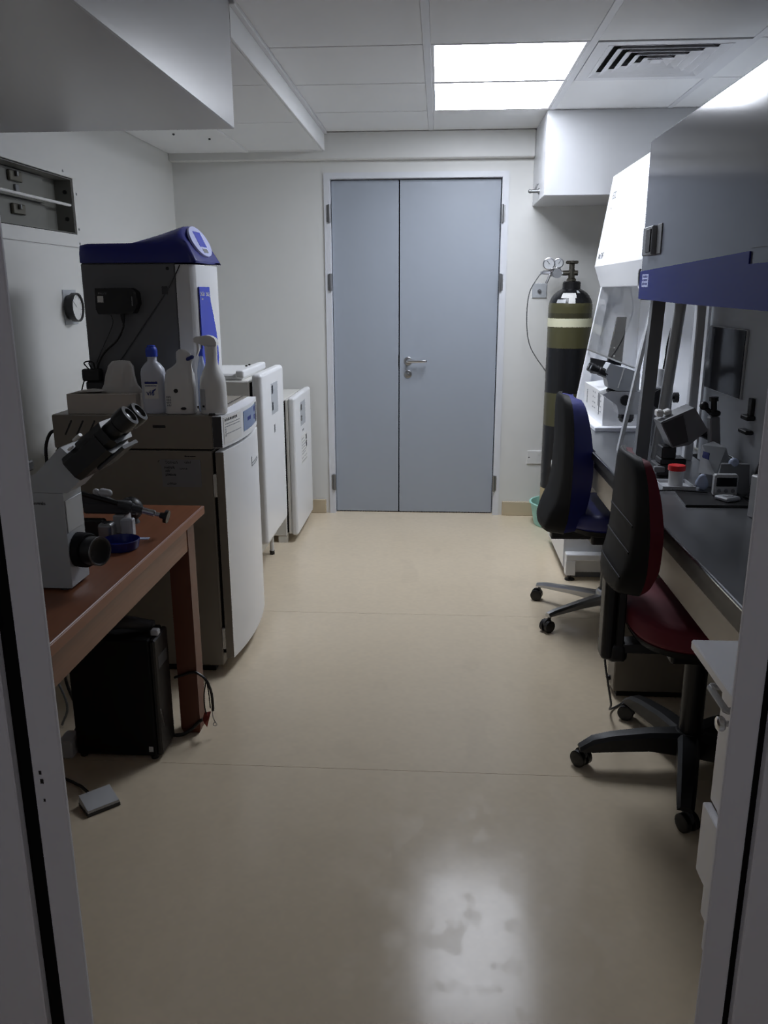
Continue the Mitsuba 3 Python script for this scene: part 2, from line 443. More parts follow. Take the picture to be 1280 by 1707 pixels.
add('centre_plate', box(acx - 0.022, acx + 0.022, acy - 0.028, acy + 0.028, ZC - 0.004, ZC + 0.0), 'mat_grid', parent=t)

# ------------------------------------------------------------------ grey double door
d1 = struct_root('door_1', 'grey double door with a narrow left leaf and a wide right leaf in a white frame')
fr = m3.Manifold.cube([1.112, 0.09, 2.116]).translate([-0.709, 5.288, 0]) - m3.Manifold.cube([1.036, 0.3, 2.084]).translate([-0.672, 5.2, -0.001])
add('frame', man2tri(fr), 'mat_frame', parent=d1)
add('stop', man2tri(m3.Manifold.cube([1.0355, 0.03, 2.084]).translate([-0.6718, 5.385, 0]) - m3.Manifold.cube([0.99, 0.3, 2.06]).translate([-0.65, 5.2, -0.001])), 'mat_dark_gap', parent=d1)
add('leaf', box(-0.6690, -0.2570, 5.337, 5.380, 0.006, 2.078, 0.002), 'mat_door', parent=d1)
add('leaf', box(-0.2505, 0.3595, 5.336, 5.380, 0.006, 2.078, 0.002), 'mat_door', parent=d1)
for x, z in ((-0.6715, 1.885), (-0.6715, 1.482), (-0.6715, 0.213), (0.3622, 1.876), (0.3622, 1.477), (0.3622, 0.215)):
    s = -1 if x < 0 else 1
    h = add('hinge', cyl((x + s * 0.004, 5.281, z - 0.052), (x + s * 0.004, 5.281, z + 0.052), 0.0095, n=16), 'mat_dull_steel', 40, parent=d1)
    add('wing', box(min(x + s * 0.004, x + s * 0.022), max(x + s * 0.004, x + s * 0.022), 5.2835, 5.2885, z - 0.048, z + 0.048), 'mat_dull_steel', parent=h)
yd = 5.336
lv = add('handle_rose', lathe([(0, 0), (0.026, 0), (0.026, 0.006), (0.022, 0.009), (0, 0.009)], 28).apply_transform(trimesh.transformations.rotation_matrix(math.pi / 2, [1, 0, 0])).apply_translation([-0.196, yd, 0.998]), 'mat_steel', 40, parent=d1)
add('lever', tube([(-0.196, yd - 0.006, 0.998), (-0.196, yd - 0.045, 0.998), (-0.188, yd - 0.055, 0.998), (-0.13, yd - 0.058, 0.999), (-0.088, yd - 0.057, 1.0), (-0.080, yd - 0.045, 1.001)], 0.0095, 12), 'mat_chrome', 40, parent=lv)
add('lock_rose', cat(lathe([(0, 0), (0.025, 0), (0.025, 0.006), (0.021, 0.009), (0, 0.009)], 28).apply_transform(trimesh.transformations.rotation_matrix(math.pi / 2, [1, 0, 0])).apply_translation([-0.196, yd, 0.916]),
    box(-0.205, -0.187, yd - 0.019, yd - 0.008, 0.907, 0.925, 0.004)), 'mat_steel', 40, parent=d1)
add('latch_plate', box(-0.256, -0.251, yd - 0.002, yd + 0.02, 0.965, 1.035), 'mat_dark_gap', parent=d1)
add('threshold_gap', box(-0.669, 0.3595, 5.345, 5.375, 0.0, 0.0058), 'mat_dark_gap', parent=d1)
add('backing', box(-0.72, 0.42, 5.416, 5.46, 0.0, 2.15), 'mat_dark_gap', parent=d1)

# ================================================================== things on the left wall
# recessed metal cabinet
t = thing('wall_recess_cabinet', 'recessed grey metal cabinet high in the left wall under the hanging duct', 'wall cabinet')
ry0, ry1, rz0, rz1, rx = 3.004, 3.809, 1.680, 1.909, XL - 0.080
sh = m3.Manifold.cube([0.079, ry1 - ry0, rz1 - rz0]).translate([rx, ry0, rz0]) - m3.Manifold.cube([0.1, ry1 - ry0 - 0.006, rz1 - rz0 - 0.006]).translate([rx + 0.003, ry0 + 0.003, rz0 + 0.003])
add('lining', man2tri(sh), 'mat_cabinet_metal', parent=t)
add('panel', box(rx + 0.004, rx + 0.020, ry0 + 0.004, 3.665, rz0 + 0.006, 1.788, 0.002), 'mat_cabinet_metal', parent=t)
add('panel', box(rx + 0.004, rx + 0.020, ry0 + 0.004, 3.665, 1.796, rz1 - 0.006, 0.002), 'mat_cabinet_metal', parent=t)
for z in (1.748, 1.872):
    q = add('latch', box(rx + 0.0205, rx + 0.034, 3.355, 3.455, z - 0.020, z + 0.020, 0.003), 'mat_brass_dark', parent=t)
    add('lever', box(rx + 0.0345, rx + 0.045, 3.395, 3.405, z - 0.002, z + 0.018, 0.002), 'mat_steel', parent=q)
for z in (1.742, 1.855):
    add('knockout', cyl((XL - 0.03, ry1 - 0.0035, z), (XL - 0.03, ry1 - 0.007, z), 0.009, n=16), 'mat_black', parent=t)
add('rail', tube([(XL - 0.012, ry0 + 0.004, 1.800), (XL - 0.012, ry1 - 0.004, 1.800)], 0.0065, 12, smooth=False), 'mat_plastic_white', 40, parent=t)
add('bracket', box(rx + 0.0205, rx + 0.03, 3.40, 3.428, 1.815, 1.842, 0.002), 'mat_mid_grey', parent=t)

# dial gauge
t = thing('dial_gauge', 'round dial gauge on a square metal plate on the left wall', 'gauge')
add('plate', box(XL + 0.0062, XL + 0.011, 3.595, 3.725, 1.288, 1.437, 0.001), 'mat_panel_grey', parent=t)
gx = XL + 0.011
def xl(prof, n=32, y=3.642, z=1.362):
    m = lathe(prof, n)
    m.apply_transform(trimesh.transformations.rotation_matrix(math.pi / 2, [0, 1, 0]))
    m.apply_translation([gx, y, z])
    return m
add('case', xl([(0, 0), (0.052, 0), (0.052, 0.018), (0.062, 0.020), (0.062, 0.042), (0.056, 0.042), (0.056, 0.032), (0, 0.032)]), 'mat_black', 35, parent=t)
dl = add('dial', xl([(0, 0.0325), (0.0555, 0.0325), (0.0555, 0.0345), (0, 0.0345)]), 'mat_paper', parent=t)
for k in range(9):
    a = math.radians(-135 + 33.75 * k)
    cy_, cz_ = 3.642 + 0.046 * math.sin(a), 1.362 + 0.046 * math.cos(a)
    add('tick', rot(box(gx + 0.0346, gx + 0.0351, cy_ - 0.001, cy_ + 0.001, cz_ - 0.006, cz_ + 0.006), -a, [1, 0, 0], [gx, cy_, cz_]), 'mat_ink', parent=dl)
add('needle', rot(box(gx + 0.0356, gx + 0.0362, 3.641, 3.643, 1.362, 1.402), 0.9, [1, 0, 0], [gx, 3.642, 1.362]), 'mat_black', parent=dl)

# ================================================================== incubators along the left wall
def front_curve(x, y0, y1, bulge, n=12):
    ys = np.linspace(y0, y1, n)
    c = 1 - ((ys - (y0 + y1) / 2) / ((y1 - y0) / 2)) ** 2
    return [(x + bulge * k, y) for y, k in zip(ys, c)]

# --- the nearest incubator
t = thing('incubator', 'nearest waist-high beige incubator with bottles and a blue-topped unit on it', 'incubator', None)
y0, y1 = 2.885, 3.470
body = add('body', box(-1.392, -0.812, y0, y1, 0.030, 0.872, 0.004), 'mat_appliance_beige', parent=t)
add('base', box(-1.37, -0.85, y0 + 0.02, y1 - 0.02, 0.0, 0.0299), 'mat_black', parent=t)
top = add('upper_housing', box(-1.392, -0.806, y0 - 0.001, y1, 0.8775, 1.000, 0.004), 'mat_appliance_beige', parent=t)
add('seam', box(-1.386, -0.815, y0 + 0.004, y1 - 0.004, 0.871, 0.8776), 'mat_dark_gap', parent=t)
pts = [(-0.800, y0 + 0.004)] + front_curve(-0.772, y0 + 0.004, y1 - 0.004, 0.026) + [(-0.800, y1 - 0.004)]
dr_ = add('door', prism([(x, y) for x, y in pts], 'z', 0.062, 0.868), 'mat_appliance_white', 30, parent=t)
add('edge_panel', box(-0.7995, -0.770, y0 + 0.0005, y0 + 0.0035, 0.064, 0.866), 'mat_appliance_beige', parent=dr_)
add('gasket', box(-0.8118, -0.8002, y0 + 0.012, y1 - 0.012, 0.08, 0.862), 'mat_dark_gap', parent=t)
cp = add('control_panel', prism([(-0.8055, y0 + 0.004)] + front_curve(-0.772, y0 + 0.004, y1 - 0.004, 0.026) + [(-0.8055, y1 - 0.004)], 'z', 0.8815, 0.997), 'mat_appliance_white', 30, parent=t)
add('edge_panel', box(-0.804, -0.772, y0 + 0.0005, y0 + 0.0035, 0.884, 0.994), 'mat_dark_grey', parent=cp)
# sticker and screen on the curved panel: laid along chords of the curve
cur = np.array(front_curve(-0.772, y0 + 0.004, y1 - 0.004, 0.026, 60))
def on_curve(ya, yb, z0, z1, d, th=0.0012):
    sel = [(np.interp(y, cur[:, 1], cur[:, 0]), y) for y in np.linspace(ya, yb, 8)]
    poly = [(x + d, y) for x, y in sel] + [(x + d - th, y) for x, y in sel[::-1]]
    return prism(poly, 'z', z0, z1)
add('sticker', on_curve(2.905, 3.085, 0.893, 0.990, 0.0013), 'mat_paper', parent=cp)
add('printed_lines', cat(*[on_curve(2.915, 2.915 + w, z, z + 0.003, 0.0018, 0.0004) for z, w in ((0.962, 0.15), (0.952, 0.15), (0.926, 0.16))] +
    [on_curve(2.915, 2.925, z, z + 0.006, 0.0018, 0.0004) for z in (0.941, 0.932, 0.919)]), 'mat_ink_grey', parent=cp)
add('printed_heading', cat(*[on_curve(2.915 + 0.016 * k, 2.925 + 0.016 * k, 0.974, 0.983, 0.0018, 0.0004) for k in range(8)]), 'mat_ink', parent=cp)
scr = add('display', on_curve(3.120, 3.400, 0.905, 0.982, 0.0016), 'mat_lcd', parent=cp)
add('display_bezel', on_curve(3.365, 3.405, 0.905, 0.984, 0.0022), 'mat_black', parent=scr)
add('display_icons', cat(on_curve(3.315, 3.345, 0.955, 0.975, 0.0022), on_curve(3.315, 3.345, 0.925, 0.943, 0.0022), on_curve(3.18, 3.24, 0.938, 0.952, 0.0018, 0.0004)), 'mat_ink_blue', parent=scr)
add('maker_plate', cat(on_curve(3.225, 3.40, 0.745, 0.749, 0.0012), on_curve(3.235, 3.38, 0.755, 0.759, 0.0012), on_curve(3.225, 3.233, 0.745, 0.785, 0.0012)), 'mat_mid_grey', parent=dr_)
hg = add('hinge', box(-0.812, -0.800, y0 - 0.003, y0 + 0.010, 0.10, 0.185, 0.002), 'mat_appliance', parent=t)
add('hinge', box(-0.812, -0.800, y0 - 0.003, y0 + 0.010, 0.70, 0.785, 0.002), 'mat_appliance', parent=t)
for k in range(5):
    x = -1.335 + 0.043 * k
    add('vent_slot', rot(box(x, x + 0.006, y0 - 0.0016, y0 + 0.001, 0.925, 0.985), 0.5, [0, 1, 0], [x, y0, 0.955]), 'mat_black', parent=top)
add('label_holder', box(-1.02, -0.975, y0 - 0.003, y0, 0.955, 0.964), 'mat_black', parent=top)
sh = add('note_sheet', box(-1.000, -0.855, y0 - 0.0010, y0 - 0.0002, 0.738, 0.838), 'mat_note', parent=body, label='grey-white note sheet taped to the side')
add('strip_label', box(-1.005, -0.857, y0 - 0.0020, y0 - 0.0011, 0.819, 0.840), 'mat_note', parent=body)
nx = (1, 0, 0); uz = (0, 0, 1)
add('handwriting', cat(text('Damon', 0.010, (-0.985, y0 - 0.0022, 0.825), nx, uz), text('valid', 0.008, (-0.915, y0 - 0.0022, 0.826), nx, uz),
    text('r', 0.013, (-1.012, y0 - 0.0022, 0.826), nx, uz),
    text('switch', 0.009, (-0.990, y0 - 0.0014, 0.806), nx, uz, bold=True), text('off', 0.009, (-0.986, y0 - 0.0014, 0.793), nx, uz, bold=True),
    text('please', 0.009, (-0.987, y0 - 0.0014, 0.780), nx, uz, bold=True), text('notice', 0.007, (-0.933, y0 - 0.0014, 0.803), nx, uz), text('office', 0.009, (-0.982, y0 - 0.0014, 0.746), nx, uz)), 'mat_ink', parent=body)
add('scratch', cat(box(-0.910, -0.872, y0 - 0.0015, y0, 0.850, 0.853), balls([(-0.910, y0, 0.8515, 0.003)], 10)), 'mat_black', parent=body)
add('top_groove', box(-0.826, -0.8235, y0 + 0.125, y1 - 0.01, 1.0, 1.0015), 'mat_dark_gap', parent=top)
add('power_cord', tube([(-1.3925, 2.95, 0.93), (-1.43, 2.95, 0.925), (-1.452, 2.945, 0.88), (-1.45, 2.93, 0.82), (-1.43, 2.90, 0.75), (-1.45, 2.88, 0.6), (-1.5, 2.95, 0.3), (-1.52, 3.0, 0.012)], 0.006, 10), 'mat_black', 40, parent=t)
add('cable_clip', balls([(-0.812, y0 + 0.004, 1.003, 0.005), (-0.795, y0 + 0.006, 1.003, 0.004)], 10), 'mat_black', parent=top)

# --- the blue-topped unit that stands on it
t = thing('benchtop_incubator', 'grey benchtop incubator with a dark blue lid standing on the nearest incubator', 'incubator')
b0, b1 = 3.060, 3.400
add('body', box(-1.308, -0.958, b0, b1, 1.0005, 1.528, 0.005), 'mat_appliance_grey', parent=t)
pts = [(-0.9565, b0)] + [(-0.906, b0), (-0.895, b0 + 0.008), (-0.888, b0 + 0.020)] + front_curve(-0.887, b0 + 0.022, b1 - 0.03, 0.006, 8) + [(-0.890, b1 - 0.01), (-0.898, b1), (-0.9565, b1)]
dr_ = add('door', prism(pts, 'z', 1.010, 1.522), 'mat_appliance_white', 30, parent=t)
add('seam', box(-0.9582, -0.9563, b0 + 0.004, b1 - 0.004, 1.012, 1.52), 'mat_dark_gap', parent=t)
# badge: straight upper part, rounded lower bulge
bp = [(b0 + 0.026, 1.06), (b0 + 0.026, 1.444), (b0 + 0.165, 1.444), (b0 + 0.172, 1.392)]
for a in np.linspace(0, 1, 10):
    bp.append((b0 + 0.172 + 0.08 * math.sin(a * 1.6), 1.392 - 0.22 * a))
bp += [(b0 + 0.22, 1.10), (b0 + 0.19, 1.06)]
bd = add('badge', prism(bp, 'x', -0.8830, -0.8795), 'mat_blue_badge', parent=dr_)
add('lettering', cat(text('InCub', 0.014, (-0.8794, b0 + 0.034, 1.412), (0, 1, 0), uz), text('baby', 0.016, (-0.8794, b0 + 0.112, 1.411), (0, 1, 0), uz), text('line', 0.008, (-0.8794, b0 + 0.050, 1.397), (0, 1, 0), uz)), 'mat_plastic_white', parent=bd)
# lid: long low ridge rising to the display end
lid = []
for x, zt, hw in ((-1.316, 1.545, 0.85), (-1.309, 1.590, 0.95), (-1.28, 1.599, 1.0), (-1.12, 1.602, 1.0), (-1.02, 1.640, 1.0), (-0.955, 1.664, 0.98), (-0.940, 1.664, 0.96), (-0.912, 1.606, 0.97), (-0.878, 1.536, 1.0)):
    yy0, yy1 = b0 - 0.006, b1 + 0.006
    yc = (yy0 + yy1) / 2
    R = (yy1 - yy0) / 2 * hw
    zb = 1.5285
    hh = max(zt - zb, 0.004)
    k = min(0.05, hh * 0.8)
    side = zb + min(hh, 0.066)
    arch = [(yc - R, zb), (yc - R, zb + (side - zb) * 0.5), (yc - R + 0.006, side - 0.012 if side - zb > 0.03 else side)]
    for a in np.linspace(0, math.pi, 11):
        arch.append((yc - (R - 0.012) * math.cos(a), side + (zt - side) * math.sin(a) if zt > side else side))
    arch += [(yc + R - 0.006, side - 0.012 if side - zb > 0.03 else side), (yc + R, zb + (side - zb) * 0.5), (yc + R, zb)]
    lid.append(np.array([(x, y, z) for y, z in arch]))
ld = add('lid', loft(lid), 'mat_blue_lid', 50, parent=t)
# oval display on the lid's sloping face
d = np.array([0.064, 0, 0.040]); d = d / np.linalg.norm(d)
nrm = np.array([0.128, 0, 0.062]); nrm /= np.linalg.norm(nrm)
def oval(ry, rs, h0, h1, c):
    v = np.array([nrm[2], 0, -nrm[0]])      # down the slope
    a = np.arange(36) * 2 * math.pi / 36
    lo = [c + np.array([0, ry * math.cos(q), 0]) + v * rs * math.sin(q) for q in a]
    return loft([np.array([p + nrm * h0 for p in lo]), np.array([p + nrm * h1 for p in lo])])
oc = np.array([-0.9085, (b0 + b1) / 2, 1.6080])
dp = add('display', oval(0.118, 0.060, -0.004, 0.004, oc), 'mat_lilac', 40, parent=ld)
v = np.array([nrm[2], 0, -nrm[0]])
def slab_on(cy, cs, hy, hs, h0, h1):
    P = []
    for sy in (-1, 1):
        for ss in (-1, 1):
            for h in (h0, h1):
                P.append(oc + np.array([0, cy + sy * hy, 0]) + v * (cs + ss * hs) + nrm * h)
    return hull(P)
add('screen', slab_on(0.0, -0.008, 0.046, 0.030, 0.0035, 0.0052), 'mat_blue_badge', parent=dp)
add('keys', slab_on(0.0, 0.038, 0.03, 0.008, 0.0035, 0.0052), 'mat_mid_grey', parent=dp)
add('screw_hole', cyl((-0.985, b0 - 0.0008, 1.508), (-0.985, b0 + 0.002, 1.508), 0.006, n=14), 'mat_black', parent=t)

# power adapter on its side, with cords
t = thing('power_adapter', 'black power adapter box fixed to the side of the blue-topped incubator', 'adapter')
add('case', prism(Polygon([(-1.238, 1.348), (-1.245, 1.365), (-1.243, 1.440), (-1.11, 1.440), (-1.092, 1.425), (-1.089, 1.385), (-1.108, 1.350)]).buffer(-0.005).buffer(0.005), 'y', b0 - 0.046, b0 - 0.002), 'mat_black', parent=t)
add('rating_label', box(-1.236, -1.214, b0 - 0.0466, b0 - 0.0461, 1.390, 1.413), 'mat_paper', parent=t)
add('lettering', text('Pack 8', 0.007, (-1.232, b0 - 0.0464, 1.418), nx, uz), 'mat_ink_grey', parent=t)
add('edge_mark', box(-1.110, -1.107, b0 - 0.0466, b0 - 0.0461, 1.378, 1.410), 'mat_ink_grey', parent=t)
add('strain_relief', cyl((-1.155, b0 - 0.024, 1.350), (-1.155, b0 - 0.024, 1.318), 0.009, 0.005, 14), 'mat_black', 40, parent=t)
add('cord', tube([(-1.155, b0 - 0.024, 1.320), (-1.158, b0 - 0.024, 1.298), (-1.185, b0 - 0.02, 1.255), (-1.232, b0 - 0.02, 1.215), (-1.258, b0 - 0.02, 1.180), (-1.27, b0 - 0.02, 1.150)], 0.0035, 8), 'mat_black', 40, parent=t)
add('signal_wire', tube([(-1.20, b0 - 0.024, 1.345), (-1.195, b0 - 0.022, 1.320), (-1.215, b0 - 0.015, 1.280), (-1.25, b0 - 0.012, 1.220), (-1.275, b0 - 0.012, 1.17)], 0.0018, 6), 'mat_dark_grey', 40, parent=t)
t = thing('plug_block', 'black plug block with tangled cords at the back corner of the nearest incubator', 'plug')
add('plug', box(-1.325, -1.255, b0 - 0.040, b0 - 0.004, 1.105, 1.150, 0.005), 'mat_black', parent=t)
add('housing', box(-1.318, -1.238, b0 - 0.028, b0 - 0.003, 1.0005, 1.104, 0.006), 'mat_charcoal', parent=t)
add('cable_tangle', cat(*[tube([(-1.30 + 0.012 * k, b0 - 0.03, 1.15), (-1.315 + 0.02 * k, b0 - 0.03 - 0.004 * k, 1.172), (-1.285 + 0.004 * k, b0 - 0.035, 1.178 - 0.004 * k), (-1.275, b0 - 0.03, 1.15)], 0.0025, 6) for k in range(3)] +
    [tube([(-1.315, b0 - 0.02, 1.13), (-1.335, b0 - 0.02, 1.08), (-1.345, b0 - 0.02, 1.04), (-1.35, b0 - 0.02, 1.01)], 0.0022, 6)]), 'mat_black', 40, parent=t)
single('sensor_cord', cat(tube([(-0.938, b0 - 0.0035, 1.520), (-0.957, b0 - 0.0035, 1.485), (-1.00, b0 - 0.0035, 1.418), (-1.08, b0 - 0.0035, 1.315), (-1.17, b0 - 0.0035, 1.200), (-1.235, b0 - 0.008, 1.120)], 0.0022, 6),
    box(-1.010, -0.990, b0 - 0.0040, b0 - 0.0006, 1.418, 1.446)), 'mat_dark_grey', 'thin dark cord running diagonally across the side of the blue-topped incubator', 'cord', 40)

# --- second incubator (white, rounded door)
t = thing('incubator', 'taller white incubator with a rounded door, middle of the row on the left', 'incubator')
y0, y1 = 3.870, 4.400
add('body', box(-1.45, -0.892, y0, y1, 0.120, 1.020, 0.006), 'mat_appliance', parent=t)
add('top_cover', box(-1.30, -0.925, y0 + 0.02, y1 - 0.01, 1.0205, 1.050, 0.008), 'mat_appliance_white', parent=t)
add('top_rib', rbox(-0.958, -0.918, y0 + 0.012, y1 - 0.004, 1.030, 1.068, 0.010), 'mat_appliance_white', 50, parent=t)
for y in (y1 - 0.03, y1 - 0.1):
    add('screw_cap', cyl((-1.0, y, 1.0505), (-1.0, y, 1.057), 0.006, n=10), 'mat_black', parent=t)
add('gasket', box(-0.8915, -0.880, y0 + 0.015, y1 - 0.015, 0.26, 1.01), 'mat_dark_gap', parent=t)
prof = [(y0 - 0.004, 0.215)]
dz = add('door', rbox(-0.8795, -0.828, y0 - 0.006, y1 + 0.006, 0.212, 1.052, 0.018, 20), 'mat_appliance_white', 50, parent=t)
cp = add('control_panel', box(-0.8285, -0.8265, y0 + 0.20, y0 + 0.36, 0.83, 0.985, 0.0008), 'mat_panel_grey', parent=dz)
add('display', cat(box(-0.8268, -0.8256, y0 + 0.205, y0 + 0.24, 0.935, 0.975), box(-0.8268, -0.8256, y0 + 0.205, y0 + 0.235, 0.852, 0.892)), 'mat_screen', parent=cp)
add('maker_mark', box(-0.8285, -0.8272, y0 + 0.24, y0 + 0.27, 0.735, 0.775), 'mat_mid_grey', parent=dz)
for x in (-0.92, -1.40):
    for y in (y0 + 0.03, y1 - 0.02):
        q = add('leg', cyl((x, y, 0.022), (x, y, 0.1195), 0.012, n=14), 'mat_appliance_white', 40, parent=t)
        add('foot', cyl((x, y, 0.0), (x, y, 0.0219), 0.014, n=14), 'mat_black', 40, parent=q)

# --- third incubator
t = thing('incubator', 'low white incubator with a document on its door, nearest to the grey double door', 'incubator')
y0, y1 = 4.600, 5.190
bd = m3.Manifold.cube([0.56, y1 - y0, 0.795]).translate([-1.43, y0, 0.04]) 
add('body', box(-1.43, -0.872, y0, y1, 0.040, 0.832, 0.006), 'mat_appliance', parent=t)
add('plinth', cat(box(-0.925, -0.874, y0 + 0.003, y0 + 0.05, 0.0, 0.0399), box(-1.42, -1.36, y0 + 0.003, y0 + 0.05, 0, 0.0399), box(-0.925, -0.874, y1 - 0.05, y1 - 0.003, 0.0, 0.0399), box(-1.42, -1.36, y1 - 0.05, y1 - 0.003, 0, 0.0399)), 'mat_appliance', parent=t)
add('gasket', box(-0.8715, -0.862, y0 + 0.012, y1 - 0.012, 0.06, 0.83), 'mat_dark_gap', parent=t)
add('inner_frame', box(-0.8615, -0.846, y0 + 0.003, y1 - 0.003, 0.055, 0.838, 0.003), 'mat_appliance', parent=t)
dz = add('door', rbox(-0.8455, -0.806, y0 + 0.0, y1 + 0.0, 0.046, 0.850, 0.014, 20), 'mat_appliance_white', 50, parent=t)
cp = add('control_panel', box(-0.8065, -0.8045, y0 + 0.19, y0 + 0.36, 0.66, 0.80, 0.0008), 'mat_panel_grey', parent=dz)
add('display', cat(box(-0.8050, -0.8036, y0 + 0.195, y0 + 0.235, 0.752, 0.787), box(-0.8050, -0.8036, y0 + 0.195, y0 + 0.235, 0.690, 0.722)), 'mat_screen', parent=cp)
no = add('notice', box(-0.8065, -0.8052, y0 + 0.19, y0 + 0.40, 0.43, 0.60), 'mat_paper', parent=dz)
add('printed_lines', cat(*[box(-0.8053, -0.8046, y0 + 0.20, y0 + 0.20 + w, z, z + 0.004) for z, w in ((0.575, 0.10), (0.555, 0.12), (0.538, 0.15), (0.521, 0.13), (0.502, 0.16), (0.486, 0.14), (0.462, 0.18), (0.44, 0.18))]), 'mat_ink_grey', parent=no)
add('printed_code', cat(box(-0.8053, -0.8046, y0 + 0.355, y0 + 0.39, 0.555, 0.585), box(-0.8053, -0.8046, y0 + 0.355, y0 + 0.39, 0.51, 0.548)), 'mat_ink', parent=no)
add('maker_mark', box(-0.8065, -0.8052, y0 + 0.24, y0 + 0.30, 0.622, 0.634), 'mat_ink_grey', parent=dz)

# ------------------------------------------------------------------ bottles on the nearest incubator (top at z = 1.0)
zt = 1.0005
t = thing('tissue_box', 'open cardboard tissue box with a puff of white tissue, leftmost on the nearest incubator', 'tissue box')
tb = m3.Manifold.cube([0.255, 0.110, 0.070]).translate([-1.340, 2.910, zt]) - m3.Manifold.cube([0.16, 0.05, 0.2]).translate([-1.29, 2.945, zt + 0.03])
tx = man2tri(tb)
add('carton', tx, 'mat_card', parent=t)
add('torn_flap', hull([(-1.335, 2.93, zt + 0.0705), (-1.30, 2.925, zt + 0.078), (-1.20, 2.93, zt + 0.079), (-1.22, 3.02, zt + 0.073), (-1.33, 3.02, zt + 0.073), (-1.25, 2.94, zt + 0.088)]), 'mat_tissue', parent=t)
rr = []
for z, a, b, cx in ((0.03, 0.03, 0.012, -1.165), (0.075, 0.075, 0.03, -1.160), (0.10, 0.055, 0.030, -1.158), (0.135, 0.050, 0.034, -1.155), (0.165, 0.046, 0.030, -1.152), (0.183, 0.030, 0.018, -1.150), (0.187, 0.006, 0.004, -1.15)):
    r_ = ring(cx, 2.972, zt + z, a, b, 40)
    th = np.arange(40) * 2 * math.pi / 40
    k = 1 + 0.12 * np.sin(5 * th + z * 25) + 0.06 * np.sin(9 * th - z * 40)
    r_[:, 0] = cx + (r_[:, 0] - cx) * k; r_[:, 1] = 2.972 + (r_[:, 1] - 2.972) * k
    rr.append(r_)
add('tissue', loft(rr), 'mat_tissue', 60, parent=t)

t = thing('bottle', 'translucent bottle with a blue screw cap and blue printed label beside the tissue box', 'bottle')
cx, cy = -1.027, 2.945
rr = [ring(cx, cy, zt + z, a, b, 40, p) for z, a, b, p in ((0, 0.036, 0.028, 3), (0.004, 0.040, 0.031, 3), (0.05, 0.041, 0.032, 3), (0.145, 0.042, 0.033, 3), (0.160, 0.040, 0.031, 2.6), (0.178, 0.026, 0.022, 2.2), (0.186, 0.0165, 0.0165, 2), (0.202, 0.0165, 0.0165, 2))]
bt = add('body', loft(rr), 'mat_bottle', 40, parent=t)
add('cap', lathe([(0, 0), (0.020, 0), (0.021, 0.02), (0.019, 0.030), (0.015, 0.034), (0.014, 0.040), (0, 0.041)], 28, (cx, cy, zt + 0.2021)), 'mat_blue_cap', 35, parent=t)
lb = add('label', box(cx - 0.024, cx + 0.026, cy - 0.0337, cy - 0.0325, zt + 0.055, zt + 0.118), 'mat_paper', parent=t)
add('lettering', cat(box(cx - 0.022, cx + 0.025, cy - 0.0345, cy - 0.0338, zt + 0.108, zt + 0.116), box(cx - 0.02, cx + 0.022, cy - 0.0345, cy - 0.0338, zt + 0.1, zt + 0.1025)), 'mat_ink_blue', parent=lb)
add('emblem', cat(balls([(cx + 0.006, cy - 0.0337, zt + 0.085, 0.0012), (cx + 0.018, cy - 0.0337, zt + 0.09, 0.0012), (cx + 0.002, cy - 0.0337, zt + 0.073, 0.0012)], 8), text('vis', 0.016, (cx - 0.018, cy - 0.0338, zt + 0.068), nx, uz, bold=True)), 'mat_ink_blue', parent=lb)

t = thing('wipes_pouch', 'crumpled white wipes pouch with a grey round mark between two bottles', 'pouch')
cx, cy = -0.926, 2.932
rr = []
for z, a, b, p, dx in ((0, 0.050, 0.028, 4, 0), (0.004, 0.0525, 0.032, 4, 0), (0.05, 0.054, 0.035, 3.8, 0.0), (0.11, 0.053, 0.033, 3.6, 0), (0.140, 0.051, 0.026, 3.6, 0), (0.156, 0.046, 0.019, 3.4, 0.002), (0.168, 0.034, 0.015, 3, 0.012), (0.180, 0.027, 0.012, 2.6, 0.019), (0.200, 0.028, 0.010, 2.4, 0.022), (0.218, 0.022, 0.007, 2.4, 0.018), (0.228, 0.010, 0.003, 2.2, 0.014)):
    r_ = ring(cx + dx, cy, zt + z, a, b, 44, p)
    th = np.arange(44) * 2 * math.pi / 44
    k = 1 + (0.006 + 0.11 * max(0, z - 0.11) / 0.12) * (np.sin(6 * th + z * 60) + 0.6 * np.sin(11 * th - z * 45))
    r_[:, 0] = cx + dx + (r_[:, 0] - cx - dx) * k; r_[:, 1] = cy + (r_[:, 1] - cy) * k
    rr.append(r_)
pc = add('pouch', loft(rr), 'mat_plastic_white', 45, parent=t)
add('round_mark', cyl((cx - 0.006, cy - 0.0365, zt + 0.085), (cx - 0.006, cy - 0.034, zt + 0.085), 0.0075, n=20), 'mat_black', parent=pc)
add('oval_mark', rot(aim(lathe([(0, 0), (0.005, 0), (0.005, 0.003), (0, 0.003)], 20), (0, 0, 0), (0, -1, 0)), 0, [0, 0, 1], [0, 0, 0]).apply_transform(np.diag([2.0, 1, 1, 1])).apply_translation([cx + 0.018, cy - 0.0335, zt + 0.022]), 'mat_black', parent=pc)
add('fine_print', cat(*[box(cx - 0.042 + 0.006 * (i % 3), cx - 0.038 + 0.006 * (i % 3), cy - 0.0362, cy - 0.0345, zt + 0.03 + 0.010 * (i // 3), zt + 0.036 + 0.010 * (i // 3)) for i in range(12)]), 'mat_ink_grey', parent=pc)
add('nozzle_tip', rot(box(cx + 0.030, cx + 0.058, cy - 0.014, cy + 0.006, zt + 0.190, zt + 0.203, 0.004), -0.45, [0, 1, 0], [cx + 0.04, cy, zt + 0.195]), 'mat_ink_blue', parent=t)
t = thing('slim_tube', 'slim pale blue spray tube behind the white spray bottle', 'bottle')
